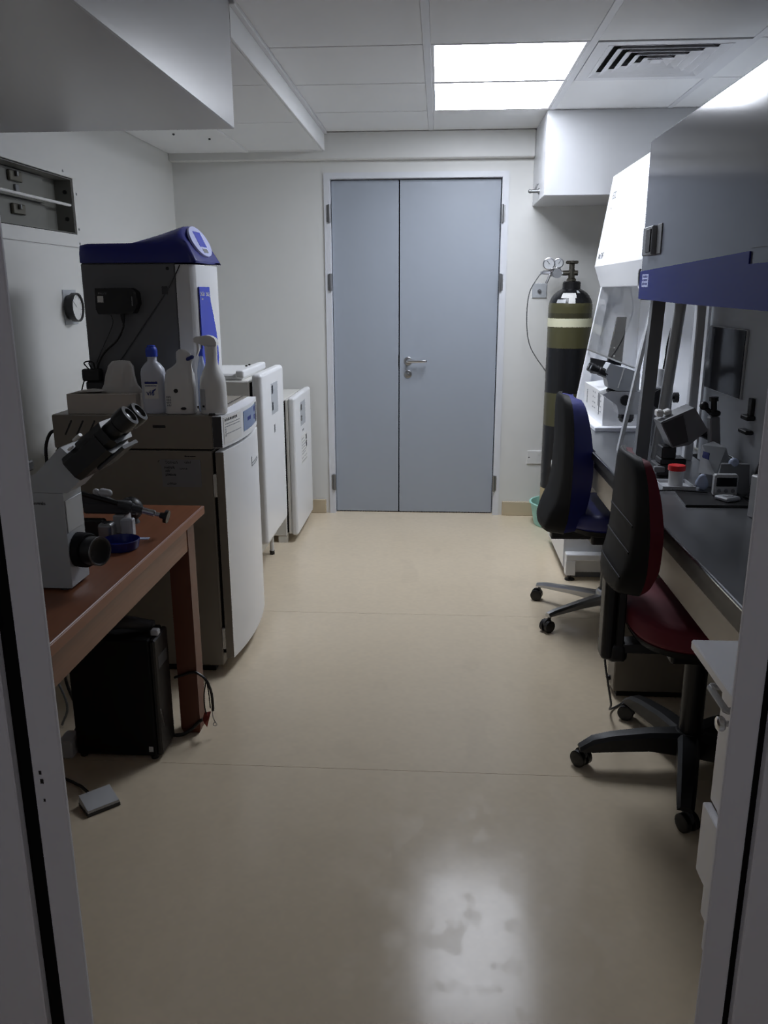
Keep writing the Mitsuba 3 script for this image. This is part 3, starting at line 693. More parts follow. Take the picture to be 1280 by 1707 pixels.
add('body', lathe([(0, 0), (0.017, 0), (0.018, 0.01), (0.016, 0.15), (0.008, 0.19), (0.007, 0.2), (0, 0.2)], 24, (-0.864, 3.001, zt)), 'mat_pale_blue', 40, parent=t)
add('cap', cyl((-0.864, 3.001, zt + 0.2005), (-0.864, 3.001, zt + 0.225), 0.009, n=18), 'mat_blue_cap', 40, parent=t)

t = thing('spray_bottle', 'white spray bottle with a curved trigger head, rightmost on the nearest incubator', 'spray bottle')
cx, cy = -0.810, 2.945
bo = add('body', lathe([(0, 0), (0.044, 0), (0.047, 0.004), (0.048, 0.03), (0.047, 0.10), (0.044, 0.125), (0.034, 0.150), (0.023, 0.172), (0.0205, 0.19), (0.0215, 0.215), (0.0225, 0.232), (0.0225, 0.240), (0, 0.240)], 40, (cx, cy, zt)), 'mat_plastic_white', 40, parent=t)
hp = Polygon([(-0.056, 0.252), (-0.030, 0.245), (-0.022, 0.2405), (0.023, 0.2405), (0.024, 0.252), (0.018, 0.266), (0.006, 0.274), (-0.010, 0.277), (-0.050, 0.272), (-0.058, 0.266)])
hd = add('trigger_head', prism(Polygon([(x + cx, z + zt) for x, z in hp.exterior.coords]), 'y', cy - 0.016, cy + 0.016), 'mat_plastic_white', 30, parent=t)
add('trigger', prism([(cx - 0.052, zt + 0.2515), (cx - 0.043, zt + 0.2495), (cx - 0.042, zt + 0.225), (cx - 0.050, zt + 0.205), (cx - 0.054, zt + 0.207), (cx - 0.048, zt + 0.228)], 'y', cy - 0.008, cy + 0.008), 'mat_plastic_white', parent=hd)
def on_round(R, a0, a1, z0, z1, d):
    aa = np.radians(np.linspace(a0, a1, 8))
    o = [(cx + (R + d) * math.cos(a), cy + (R + d) * math.sin(a)) for a in aa] + [(cx + (R - 0.002) * math.cos(a), cy + (R - 0.002) * math.sin(a)) for a in aa[::-1]]
    return prism(o, 'z', z0, z1)
lb = add('label', on_round(0.0475, -168, -112, zt + 0.016, zt + 0.090, 0.0008), 'mat_panel_grey', parent=bo)
add('label_mark', on_round(0.0475, -132, -118, zt + 0.026, zt + 0.033, 0.0016), 'mat_black', parent=lb)

# ================================================================== wooden table and what stands on it
t = thing('wooden_table', 'brown wooden table in the left foreground with a microscope on it', 'table')
tx0, tx1, ty0, ty1 = -1.56, -0.760, 1.26, 2.575
add('tabletop', box(tx0, tx1 - 0.004, ty0, ty1, 0.722, 0.750, 0.002), 'mat_wood', parent=t)
add('edge_strip', box(tx1 - 0.0039, tx1, ty0, ty1, 0.723, 0.749, 0.001), 'mat_wood_edge', parent=t)
add('apron', box(-0.800, -0.778, ty0 + 0.09, 2.43, 0.640, 0.7219), 'mat_wood', parent=t)
add('apron', box(tx0 + 0.06, -0.842, 2.50, 2.52, 0.640, 0.7219), 'mat_wood', parent=t)
for x, y in ((-0.841, 2.431), (-0.841, ty0 + 0.03), (tx0 + 0.03, 2.431), (tx0 + 0.03, ty0 + 0.03)):
    add('leg', hull([(x + a, y + b, z) for z, s in ((0.0, 0.006), (0.02, 0.0), (0.7219, 0.0)) for a in (s, 0.065 - s) for b in (s, 0.068 - s)]), 'mat_wood_leg', parent=t)

# --- inverted microscope
t = thing('microscope', 'white inverted microscope with black eyepieces on the wooden table', 'microscope')
ma, mb = 1.768, 1.864
mmid = (ma + mb) / 2
add('body', prism(Polygon([(-1.16, 0.757), (-0.846, 0.757), (-0.846, 0.985), (-1.16, 0.985)]).buffer(-0.003).buffer(0.003), 'y', ma, mb), 'mat_scope_white', 30, parent=t)
for x, y in ((-0.87, ma + 0.02), (-0.87, mb - 0.02), (-1.12, ma + 0.02), (-1.12, mb - 0.02)):
    add('foot', cyl((x, y, 0.7502), (x, y, 0.7569), 0.013, n=16), 'mat_charcoal', parent=t)
add('front_cover', box(-0.8459, -0.8435, ma + 0.004, mb - 0.004, 0.890, 0.966, 0.001), 'mat_light_grey', parent=t)
add('lettering', text('normals', 0.007, (-0.925, ma - 0.0007, 0.958), nx, uz), 'mat_ink', parent=t)
hp = [(-1.16, 0.9855), (-1.16, 1.005), (-0.96, 1.005), (-0.903, 1.031), (-0.841, 1.092), (-0.783, 1.036), (-0.834, 0.9855)]
hd = add('head', prism(Polygon(hp).buffer(-0.003).buffer(0.003), 'y', ma, mb - 0.004), 'mat_scope_white', 30, parent=t)
ax = np.array([0.78, 0, 0.626]); ay = np.array([0, 1, 0]); az = np.array([-0.626, 0, 0.78])
org = np.array([-0.820, mmid, 1.043])
def on_axis(a0, a1, h0, h1, w0, w1, b=0.006):
    P = []
    for a in (a0, a1):
        for h in (h0, h1):
            for w in (w0, w1):
                for db, dh in ((b, 0), (0, b)):
                    P.append(org + ax * a + az * (h + (dh if h == h0 else -dh)) + ay * (w + (db if w == w0 else -db)))
    return hull(P)
tb = add('binocular_tube', on_axis(0.0, 0.100, -0.034, 0.029, -0.064, 0.064, 0.012), 'mat_black', parent=hd)
add('shoulder', on_axis(0.045, 0.122, -0.024, 0.036, -0.060, 0.060, 0.014), 'mat_black', parent=hd)
for k in (-1, 1):
    e = add('eyepiece', aim(lathe([(0, 0), (0.021, 0), (0.021, 0.022), (0.0250, 0.026), (0.0265, 0.052), (0.0245, 0.060), (0.017, 0.062), (0.013, 0.056), (0, 0.056)], 28), org + ax * 0.1222 + ay * 0.030 * k + az * 0.006, ax), 'mat_black', 40, parent=t)
    add('lens', aim(lathe([(0, 0), (0.012, 0), (0, 0.002)], 20), org + ax * 0.1785 + ay * 0.030 * k + az * 0.006, ax), 'mat_screen', 40, parent=e)
add('bright_clip', cat(on_axis(0.055, 0.075, 0.0365, 0.044, -0.066, -0.050, 0.003), on_axis(0.030, 0.041, 0.0295, 0.035, -0.064, -0.05, 0.002)), 'mat_plastic_white', parent=hd)
add('adjuster', on_axis(0.045, 0.125, -0.043, -0.0345, -0.045, 0.045, 0.003), 'mat_charcoal', parent=hd)
kd = np.array([0.92, -0.38, 0.06]); kd /= np.linalg.norm(kd)
k0 = np.array([-0.850, mmid, 0.838])
k1 = add('focus_knob', aim(lathe([(0, 0), (0.038, 0), (0.041, 0.005), (0.041, 0.036), (0.038, 0.041), (0, 0.041)], 36), k0, kd), 'mat_black_matte', 35, parent=t)
kn = add('focus_knob', aim(lathe([(0, 0), (0.033, 0), (0.034, 0.004), (0.034, 0.030), (0.031, 0.033), (0.027, 0.030), (0, 0.029)], 36), k0 + kd * 0.0415, kd), 'mat_black', 35, parent=t)
add('bright_ring', aim(lathe([(0.0312, 0), (0.0345, 0), (0.0345, 0.002), (0.0312, 0.002), (0.0312, 0)], 36), k0 + kd * 0.0745, kd), 'mat_silver', 35, parent=kn)
add('stage', box(-1.16, -0.985, ma - 0.02, mb + 0.06, 1.0055, 1.03, 0.003), 'mat_dark_grey', parent=t)

# --- micromanipulator and small things behind the microscope
t = thing('micromanipulator', 'dark metal micromanipulator arm with a black knob on the wooden table', 'micromanipulator')
add('carriage', box(-1.02, -0.885, 2.245, 2.285, 0.806, 0.840, 0.005), 'mat_charcoal', parent=t)
add('post', box(-0.930, -0.895, 2.235, 2.290, 0.7505, 0.8055, 0.003), 'mat_light_grey', parent=t)
add('slide', hull([(-1.06, 2.25, 0.815), (-1.06, 2.28, 0.815), (-1.06, 2.25, 0.865), (-1.06, 2.28, 0.865), (-0.935, 2.25, 0.8405), (-0.935, 2.28, 0.8405), (-0.955, 2.25, 0.8505), (-0.955, 2.28, 0.8505)]), 'mat_dark_grey', parent=t)
add('rod', cyl((-1.05, 2.238, 0.878), (-0.878, 2.238, 0.832), 0.007, n=16), 'mat_black', 40, parent=t)
kn = add('micrometer', cat(aim(lathe([(0, 0), (0.013, 0), (0.014, 0.04), (0.011, 0.042), (0.011, 0.07), (0, 0.07)], 22), (-0.905, 2.23, 0.841), (1, 0, -0.26))), 'mat_dark_grey', 40, parent=t)
add('thimble', aim(lathe([(0, 0), (0.0095, 0), (0.0095, 0.034), (0.006, 0.036), (0.006, 0.05), (0, 0.05)], 22), np.array((-0.905, 2.23, 0.841)) + np.array([0.968, 0, -0.252]) * 0.0705, (1, 0, -0.26)), 'mat_silver', 40, parent=kn)
add('knob', aim(lathe([(0, 0), (0.008, 0), (0.010, 0.012), (0.019, 0.014), (0.019, 0.024), (0, 0.024)], 22), np.array((-0.905, 2.23, 0.841)) + np.array([0.968, 0, -0.252]) * 0.121, (1, 0, -0.26)), 'mat_black', 40, parent=kn)
add('fitting', cat(balls([(-0.955, 2.243, 0.872, 0.012), (-0.938, 2.243, 0.870, 0.011)], 14), balls([(-0.975, 2.245, 0.873, 0.010)], 12)), 'mat_light_grey', 40, parent=t)
add('lower_knob', aim(lathe([(0, 0), (0.012, 0), (0.016, 0.01), (0.016, 0.022), (0, 0.025)], 20), (-0.8845, 2.262, 0.820), (1, 0, -0.2)), 'mat_black', 40, parent=t)
t = thing('joystick_ball', 'glossy black ball control behind the micromanipulator on the wooden table', 'control')
add('ball', balls([(-0.922, 2.36, 0.794, 0.036)], 32), 'mat_black', 60, parent=t)
add('stem', cyl((-0.922, 2.36, 0.7505), (-0.922, 2.36, 0.764), 0.024, 0.018, 20), 'mat_charcoal', 40, parent=t)
t = thing('steel_block', 'small steel cylinder block with a dark hole between the microscope and the blue dish', 'metal block')
add('block', rbox(-0.940, -0.900, 2.145, 2.190, 0.7505, 0.805, 0.010), 'mat_dull_steel', 40, parent=t)
add('hole', cyl((-0.920, 2.165, 0.8050), (-0.920, 2.165, 0.8062), 0.012, n=18), 'mat_black', parent=t)
single('plastic_block', box(-0.897, -0.862, 2.205, 2.232, 0.7505, 0.802, 0.003), 'mat_translucent', 'whitish plastic block standing behind the blue dish on the wooden table', 'block')
single('black_case', box(-1.06, -0.945, 2.20, 2.232, 0.7505, 0.800, 0.005), 'mat_black', 'low black case behind the microscope on the wooden table', 'case')
single('blue_dish', lathe([(0, 0), (0.044, 0), (0.048, 0.004), (0.052, 0.026), (0.050, 0.027), (0.046, 0.006), (0, 0.005)], 44, (-0.858, 2.10, 0.7505)), 'mat_blue_dish', 'round glossy dark blue dish near the edge of the wooden table', 'dish', 40)
single('blue_slip', box(-0.862, -0.812, 2.185, 2.2035, 0.7505, 0.7515), 'mat_pale_blue', 'flat blue plastic slip lying by the blue dish', 'slip')

# --- under the table
t = thing('computer_tower', 'black computer tower standing on the floor under the wooden table', 'computer')
add('case', box(-1.125, -0.868, 2.265, 2.395, 0.012, 0.405, 0.004), 'mat_black_matte', parent=t)
fp = add('front_panel', box(-0.8678, -0.850, 2.268, 2.392, 0.014, 0.403, 0.005), 'mat_black', parent=t)
add('trim_line', rot(box(-0.8499, -0.8488, 2.285, 2.288, 0.10, 0.17), 0.25, [1, 0, 0], [-0.85, 2.286, 0.14]), 'mat_silver', parent=fp)
add('drive_slot', box(-0.8499, -0.8490, 2.29, 2.37, 0.30, 0.34), 'mat_dark_grey', parent=fp)
add('sticker', box(-0.892, -0.878, 2.2640, 2.2648, 0.028, 0.046), 'mat_light_grey', parent=t)
for x in (-1.11, -0.88):
    for y in (2.28, 2.38):
        add('foot', cyl((x, y, 0), (x, y, 0.0119), 0.012, n=12), 'mat_black', parent=t)
t = thing('grey_sack', 'crumpled grey plastic sack lying on top of the black computer tower', 'bag')
add('fold', cat(*[tube([(-1.05 + 0.05 * k, 2.30 + 0.02 * k, 0.430), (-0.99 + 0.045 * k, 2.31, 0.445), (-0.93 + 0.03 * k, 2.33, 0.432), (-0.875, 2.34 + 0.01 * k, 0.428)], [0.016, 0.021, 0.018, 0.010], 10) for k in range(2)]), 'mat_charcoal', 50, parent=t)
add('plug', box(-0.872, -0.848, 2.30, 2.325, 0.4052, 0.424, 0.003), 'mat_light_grey', parent=t)
for k, (x0, dz, r_, m_, lab) in enumerate(((-1.20, 0.0, 0.005, 'mat_black', 'thick black cable curving down just left of the black computer tower'), (-1.26, 0.04, 0.004, 'mat_mid_grey', 'thin grey cable behind the doorway jamb under the wooden table'),
        (-1.32, 0.08, 0.005, 'mat_black', 'black cable farthest left under the wooden table'))):
    single('loose_cable', tube([(x0, 2.42 + 0.03 * k, 0.006), (x0 + 0.03, 2.41 + 0.03 * k, 0.05 + dz), (x0 - 0.02, 2.43 + 0.03 * k, 0.20 + dz), (x0 + 0.03, 2.44 + 0.03 * k, 0.32 + dz), (x0 - 0.01, 2.455 + 0.02 * k, 0.45), (x0, 2.47 + 0.02 * k, 0.62)], r_, 8), m_, lab, 'cable', 40)
single('adapter_block', box(-1.185, -1.135, 2.25, 2.33, 0.0, 0.06, 0.006), 'mat_light_grey', 'small pale plug adapter on the floor left of the black computer tower', 'adapter')
t = thing('foot_pedal', 'small grey foot pedal switch lying on the floor in the left foreground', 'pedal')
fc = np.array([-0.955, 2.02])
def pedal(dx0, dx1, dy0, dy1, z):
    c, s = math.cos(0.75), math.sin(0.75)
    return [(fc[0] + c * x - s * y, fc[1] + s * x + c * y, z_) for (x, y), z_ in zip(((dx0, dy0), (dx1, dy0), (dx1, dy1), (dx0, dy1)), z)]
add('base', hull(pedal(-0.047, 0.047, -0.036, 0.036, [0.0] * 4) + pedal(-0.047, 0.047, -0.036, 0.036, [0.010] * 4)), 'mat_dark_grey', parent=t)
add('treadle', hull(pedal(-0.046, 0.046, -0.035, 0.035, [0.0105] * 4) + pedal(-0.045, 0.045, -0.034, 0.034, [0.018, 0.018, 0.034, 0.034])), 'mat_light_grey', parent=t)
add('cord', tube([(-0.995, 2.052, 0.012), (-1.02, 2.075, 0.012), (-1.06, 2.11, 0.006), (-1.15, 2.15, 0.005), (-1.3, 2.15, 0.005)], 0.0045, 8), 'mat_black', 40, parent=t)
t = thing('clip_lead', 'black clip lead with a red crocodile clip looped around the table leg', 'lead')
lx = -0.776
add('loop', cat(tube([(-0.85, 2.425, 0.205), (-0.79, 2.425, 0.226), (-0.765, 2.422, 0.221), (-0.742, 2.42, 0.200), (-0.729, 2.42, 0.16), (-0.726, 2.42, 0.115), (-0.727, 2.42, 0.092)], 0.0045, 8),
    tube([(-0.742, 2.416, 0.200), (-0.750, 2.414, 0.16), (-0.752, 2.414, 0.115), (-0.748, 2.415, 0.080)], 0.0022, 6), tube([(-0.740, 2.418, 0.196), (-0.735, 2.414, 0.15), (-0.733, 2.414, 0.105)], 0.002, 6)), 'mat_black', 40, parent=t)
add('clip', cat(hull([(-0.752, 2.40, 0.055), (-0.735, 2.40, 0.075), (-0.733, 2.42, 0.090), (-0.756, 2.42, 0.085), (-0.745, 2.405, 0.040), (-0.762, 2.415, 0.062)])), 'mat_copper', parent=t, label='red clip')
add('pin', cat(tube([(-0.729, 2.418, 0.090), (-0.726, 2.418, 0.065), (-0.720, 2.418, 0.05)], 0.002, 6), tube([(-0.722 + 0.006 * math.cos(a), 2.418, 0.044 + 0.006 * math.sin(a)) for a in np.linspace(0, 6.2, 12)], 0.0013, 5)), 'mat_silver', 40, parent=t)
add('tail', cat(tube([(-0.762, 2.42, 0.060), (-0.78, 2.4235, 0.045), (-0.80, 2.4205, 0.025), (-0.83, 2.41, 0.008), (-0.88, 2.405, 0.006)], 0.006, 8)), 'mat_black', 40, parent=t)

# ================================================================== right-hand side
# --- gas cylinder in its teal tub
gcx, gcy = 0.773, 5.103
t = thing('gas_cylinder', 'tall black and olive gas cylinder with regulator gauges in the right back corner', 'gas cylinder')
prof = [(0, 0.008), (0.120, 0.008), (0.128, 0.02), (0.128, 1.33)]
for a in np.linspace(0.1, 1.30, 12):
    prof.append((0.128 * math.cos(a) ** 0.9, 1.33 + 0.115 * math.sin(a)))
prof += [(0.036, 1.445), (0, 1.445)]
bo = add('body', lathe(prof, 56, (gcx, gcy, 0)), 'mat_cylinder_paint', 35, parent=t)
add('neck_ring', lathe([(0.038, 1.436), (0.052, 1.436), (0.052, 1.474), (0.044, 1.480), (0.02, 1.482), (0.02, 1.4453), (0.038, 1.4453)], 32, (gcx, gcy, 0)), 'mat_black', 35, parent=t)
add('light_band', lathe([(0.1283, 1.221), (0.1295, 1.221), (0.1295, 1.270), (0.1283, 1.270), (0.1283, 1.221)], 56, (gcx, gcy, 0)), 'mat_cream', 35, parent=t)
def on_shoulder(a0, a1, u0, u1, lift=0.0012):
    V = []
    n, k = 8, 4
    for j in range(k):
        u = u0 + (u1 - u0) * j / (k - 1)
        r, z = (0.128 + lift) * math.cos(u) ** 0.9, 1.33 + (0.115 + lift) * math.sin(u)
        V.append([(gcx + r * math.cos(a), gcy + r * math.sin(a), z) for a in np.radians(np.linspace(a0, a1, n))])
    V = np.array(V).reshape(-1, 3)
    Fs = []
    for j in range(k - 1):
        for i in range(n - 1):
            p = j * n + i
            Fs += [(p, p + 1, p + n + 1), (p, p + n + 1, p + n)]
    m = trimesh.Trimesh(V, Fs, process=False)
    c = V.copy(); c[:, :2] = np.array([gcx, gcy]) + (c[:, :2] - np.array([gcx, gcy])) * 0.985
    m2 = trimesh.Trimesh(np.vstack([V, c]), np.vstack([np.array(Fs), np.array(Fs)[:, ::-1] + len(V)]), process=False)
    return m2
add('label', cat(on_shoulder(-128, -82, 0.50, 0.80), on_shoulder(-104, -86, 0.22, 0.52)), 'mat_paper', parent=bo)
add('label', on_shoulder(-138, -112, 0.24, 0.42), 'mat_light_grey', parent=bo)
add('label', cat(on_shoulder(-76, -66, 0.80, 1.0)), 'mat_light_grey', parent=bo)
vx, vy = gcx - 0.004, gcy
va = add('valve', cat(lathe([(0, 1.4825), (0.028, 1.4825), (0.028, 1.492), (0.019, 1.500), (0.019, 1.545), (0.016, 1.549), (0.016, 1.578), (0, 1.578)], 24, (vx, vy, 0)), cyl((vx - 0.05, vy, 1.527), (vx + 0.036, vy, 1.527), 0.014, n=20)), 'mat_brass_dark', 35, parent=t)
add('hand_wheel', cat(*[rot(box(vx - 0.036, vx + 0.036, vy - 0.011, vy + 0.011, 1.5785, 1.596, 0.005), a, [0, 0, 1], [vx, vy, 0]) for a in (0, math.pi / 2)]), 'mat_brass_dark', parent=va)
rg = add('regulator', cat(cyl((vx - 0.051, vy, 1.527), (vx - 0.075, vy, 1.527), 0.013, n=6), cyl((vx - 0.075, vy, 1.527), (vx - 0.086, vy, 1.528), 0.030, n=28), cyl((vx - 0.086, vy, 1.528), (vx - 0.12, vy, 1.530), 0.024, n=28), cyl((vx - 0.1, vy - 0.028, 1.523), (vx - 0.1, vy - 0.060, 1.523), 0.022, 0.020, 24),
    cyl((vx - 0.12, vy, 1.53), (vx - 0.165, vy, 1.53), 0.012, n=6)), 'mat_chrome', 35, parent=t)
add('pressure_knob', cyl((vx - 0.092, vy - 0.0605, 1.523), (vx - 0.092, vy - 0.075, 1.523), 0.026, n=28), 'mat_mid_grey', 35, parent=rg)
for gx_, gz_, gr in ((0.636, 1.580, 0.033), (0.692, 1.584, 0.027)):
    g = add('gauge', cat(aim(lathe([(0, 0), (gr, 0), (gr + 0.002, 0.004), (gr + 0.002, 0.022), (gr - 0.003, 0.024), (gr - 0.003, 0.019), (0, 0.019)], 32), (gx_, gcy + 0.004, gz_), (-0.12, -1, -0.05)), cyl((gx_ + 0.004, gcy, gz_ - gr), (gx_ + 0.012, gcy, 1.535), 0.007, n=12)), 'mat_silver', 35, parent=t)
    add('dial', aim(lathe([(0, 0.0192), (gr - 0.0032, 0.0192), (gr - 0.0032, 0.0205), (0, 0.0205)], 32), (gx_, gcy + 0.004, gz_), (-0.12, -1, -0.05)), 'mat_light_grey', 35, parent=g)
    add('needle', rot(box(gx_ - 0.0015, gx_ + 0.0005, gcy - 0.0195, gcy - 0.0175, gz_ - 0.004, gz_ + gr * 0.7), -0.7 if gr > 0.03 else 0.6, [0, 1, 0], [gx_, gcy, gz_]), 'mat_ink', parent=g)
add('outlet', cat(cyl((vx - 0.166, vy, 1.53), (0.592, vy - 0.004, 1.528), 0.009, n=14), cyl((0.6, vy, 1.52), (0.6, vy, 1.536), 0.012, n=6)), 'mat_chrome', 35, parent=rg)
add('purge_lever', cyl((0.645, vy - 0.012, 1.522), (0.622, vy - 0.018, 1.470), 0.007, n=12), 'mat_chrome', 35, parent=rg)
add('hose', tube([(0.592, vy - 0.004, 1.526), (0.566, vy - 0.006, 1.490), (0.535, vy - 0.006, 1.435), (0.521, vy - 0.006, 1.37), (0.518, vy - 0.004, 1.28), (0.526, vy - 0.002, 1.18), (0.548, vy, 1.10), (0.59, vy, 1.03), (0.640, vy + 0.012, 0.965), (0.68, vy + 0.105, 0.90), (0.74, vy + 0.142, 0.82), (0.80, vy + 0.142, 0.78)], 0.0032, 8), 'mat_dull_steel', 40, parent=t)
single('plastic_tub', lathe([(0, 0.0), (0.142, 0.0), (0.147, 0.006), (0.172, 0.138), (0.180, 0.140), (0.180, 0.146), (0.168, 0.146), (0.141, 0.008), (0, 0.007)], 48, (gcx - 0.012, gcy - 0.003, 0.0)), 'mat_teal', 'turquoise plastic tub around the foot of the gas cylinder', 'tub', 35)

# --- sockets and coat hook on the back wall
t = thing('wall_socket', 'double white wall socket low on the back wall beside the gas cylinder', 'socket')
add('plate', box(0.575, 0.722, 5.290, 5.2995, 0.345, 0.435, 0.004), 'mat_plastic_white', parent=t)
for x in (0.588, 0.708):
    add('screw', cyl((x, 5.2902, 0.39), (x, 5.2885, 0.39), 0.004, n=12), 'mat_dark_grey', parent=t)
add('rocker', box(0.640, 0.658, 5.287, 5.2899, 0.405, 0.425, 0.002), 'mat_plastic_white', parent=t)
t = thing('wall_switch_plate', 'square grey keyed switch plate on the back wall behind the gas hose', 'switch')
add('plate', box(0.565, 0.653, 5.290, 5.2995, 1.385, 1.470, 0.002), 'mat_panel_grey', parent=t)
add('key_switch', cat(aim(lathe([(0, 0), (0.012, 0), (0.012, 0.006), (0, 0.006)], 20), (0.608, 5.2899, 1.425), (0, -1, 0)), box(0.603, 0.613, 5.272, 5.284, 1.422, 1.427)), 'mat_dull_steel', 40, parent=t)
t = thing('coat_hook', 'small chrome coat hook on the side of the boxed duct right of the door', 'hook')
add('stem', cat(cyl((0.5445, 4.95, 1.962), (0.497, 4.95, 1.962), 0.009, n=16), cyl((0.548, 4.95, 1.962), (0.538, 4.95, 1.962), 0.016, n=20), balls([(0.494, 4.95, 1.962, 0.011)], 14)), 'mat_dull_steel', 40, parent=t)
add('prong', cyl((0.518, 4.95, 1.968), (0.536, 4.945, 2.002), 0.006, 0.005, 14), 'mat_chrome', 40, parent=t)

# --- far hood
t = thing('clean_bench', 'far white hood workstation with a slanted front, beside the gas cylinder', 'hood')
f0, f1 = 3.42, 4.60
n1_far = 3.375
hp = [(XR - 0.02, 1.992), (0.880, 1.992), (0.812, 1.548), (0.848, 1.445), (0.92, 1.445), (1.02, 1.50), (XR - 0.02, 1.50)]
hb = add('canopy', prism(Polygon(hp).buffer(-0.004).buffer(0.004), 'y', f0, f1), 'mat_hood_bright', 25, parent=t)
# normal of the slanted face
fn = np.array([-(1.992 - 1.548), 0, (0.880 - 0.812)]); fn /= np.linalg.norm(fn)
fu = np.array([0.068, 0, 0.444]); fu /= np.linalg.norm(fu)
def face(y, s):      # a point of the slanted face
    return np.array([0.812, y, 1.548]) + fu * s + fn * 0.0004
add('lettering', cat(text('ESC', 0.034, face(f1 - 0.10, 0.325), (0, -1, 0), fu), text('e', 0.014, face(f1 - 0.115, 0.275), (0, -1, 0), fu)), 'mat_dark_grey', parent=hb)
add('lettering', cat(text('for IVF', 0.030, face(f1 - 0.05, 0.035), (0, -1, 0), fu)), 'mat_dark_grey', parent=hb)
add('back_panel', box(1.06, 1.075, f0 + 0.01, f1 - 0.012, 0.80, 1.4995), 'mat_hood_bright', parent=t)
# slanted white side post and side wall at the far end
dirp = np.array([0.849 - 0.745, 0, 1.445 - 0.829])
add('side_post', hull([(x, y, z) for x, z in ((0.742, 0.7855), (0.790, 0.7855), (0.893, 1.4447), (0.849, 1.4447)) for y in (f1 - 0.045, f1)]), 'mat_hood_bright', parent=t)
add('side_wall', prism([(0.792, 0.786), (1.059, 0.786), (1.059, 1.4998), (1.022, 1.499), (0.92, 1.4445), (0.8945, 1.4445)], 'y', f1 - 0.011, f1 - 0.003), 'mat_hood_bright', parent=t)
add('side_post', hull([(x, y, z) for x, z in ((0.742, 0.7855), (0.756, 0.7855), (0.863, 1.4447), (0.849, 1.4447)) for y in (f0, f0 + 0.03)]), 'mat_light_grey', parent=t)
sg = 0.355
pa, pb = np.array([0.846, 1.443]), np.array([0.846, 1.443]) - np.array([dirp[0], dirp[2]]) * 0.52
V = [(pa[0], f0 + 0.036, pa[1]), (pa[0], f1 - 0.046, pa[1]), (pb[0], f1 - 0.046, pb[1]), (pb[0], f0 + 0.036, pb[1])]
add('front_pane', trimesh.Trimesh(np.array(V), [(0, 1, 2), (0, 2, 3)], process=False), 'mat_glass', parent=t)
add('pane_rail', tube([(pb[0], f0 + 0.036, pb[1]), (pb[0], f1 - 0.046, pb[1])], 0.004, 8, smooth=False), 'mat_silver', 40, parent=t)
# table of the far hood
ft = add('work_table', prism([(0.650, n1_far), (0.650, 4.10), (0.736, 4.22), (0.736, f1), (1.076, f1), (1.076, n1_far)], 'z', 0.757, 0.785), 'mat_worksteel', parent=t)
add('stage', box(0.735, 1.055, 3.905, f1 - 0.05, 0.7855, 0.806, 0.003), 'mat_hood_bright', parent=t)
add('apron', box(0.672, 0.690, f0 - 0.02, 4.07, 0.600, 0.7568, 0.003), 'mat_apron', parent=t)
co = add('console', prism([(0.778, 0.8065), (1.04, 0.8065), (1.04, 0.99), (0.80, 0.958), (0.778, 0.958)], 'y', 3.96, 4.49), 'mat_appliance_white', parent=t)
add('console_slots', cat(box(0.7765, 0.7785, 4.39, 4.40, 0.86, 0.93), box(0.7765, 0.7785, 4.05, 4.10, 0.885, 0.945), box(0.7765, 0.7785, 4.065, 4.075, 0.845, 0.885)), 'mat_mid_grey', parent=co)
add('console_marks', cat(*[box(0.7768, 0.7785, y, y + 0.02, z, z + 0.006) for y in (4.02, 4.17, 4.22) for z in (0.86, 0.885, 0.91, 0.935)]), 'mat_ink_grey', parent=co)
add('support', box(1.035, 1.075, 3.385, 3.440, 0.0, 0.7568, 0.004), 'mat_hood_bright', parent=t)

t = thing('touch_screen', 'narrow black screen on a bracket behind the glass of the far hood', 'screen')
add('panel', hull([(0.868, 4.20, 1.302), (0.910, 4.20, 1.302), (0.902, 4.20, 1.074), (0.830, 4.20, 1.074), (0.868, 4.225, 1.302), (0.910, 4.225, 1.302), (0.902, 4.225, 1.074), (0.830, 4.225, 1.074)]), 'mat_screen', parent=t)
add('bracket', hull([(x, y, z) for x, z in ((0.752, 1.105), (0.84, 1.073), (0.90, 1.073), (0.90, 1.00), (0.755, 1.03)) for y in (4.21, 4.235)]), 'mat_black', parent=t)
add('column', cyl((0.885, 4.245, 0.9705), (0.885, 4.245, 1.05), 0.014, n=16), 'mat_charcoal', 40, parent=t)
add('indicator', cat(cyl((0.862, 4.1995, 1.115), (0.862, 4.198, 1.115), 0.004, n=10), cyl((0.86, 4.1995, 1.155), (0.86, 4.198, 1.155), 0.003, n=10)), 'mat_plastic_white', parent=t)

# far stereo microscope
t = thing('stereo_microscope', 'pale stereo microscope with black eyepieces inside the far hood', 'microscope')
my = 3.86
k_ = my / 4.0
def fm(x, z):
    return (x * k_, 1.424 + (z - 1.424) * k_)
hp = [fm(0.775, 1.060), fm(0.795, 1.100), fm(0.835, 1.085), fm(0.862, 1.080), fm(0.935, 1.056), fm(0.935, 0.972), fm(0.836, 0.972), fm(0.795, 0.985)]
hd = add('head', prism(Polygon(hp).buffer(-0.005).buffer(0.005), 'y', my - 0.05, my + 0.05), 'mat_scope_white', 25, parent=t)
add('head_edge', cat(tube([(*fm(0.838, 0.985)[:1], my - 0.0505, fm(0, 0.985)[1]), (fm(0.86, 0)[0], my - 0.0505, fm(0, 1.078)[1])], 0.0025, 6, smooth=False)), 'mat_plastic_white', parent=hd)
bp = [fm(0.765, 0.955), fm(0.80, 0.969), fm(0.948, 0.969), fm(0.948, 0.90), fm(0.935, 0.862), fm(0.850, 0.862), fm(0.838, 0.905)]
bd = add('body', prism(Polygon(bp).buffer(-0.004).buffer(0.004), 'y', my - 0.052, my + 0.052), 'mat_light_grey', 25, parent=t)
kx, kz = fm(0.874, 0.930)
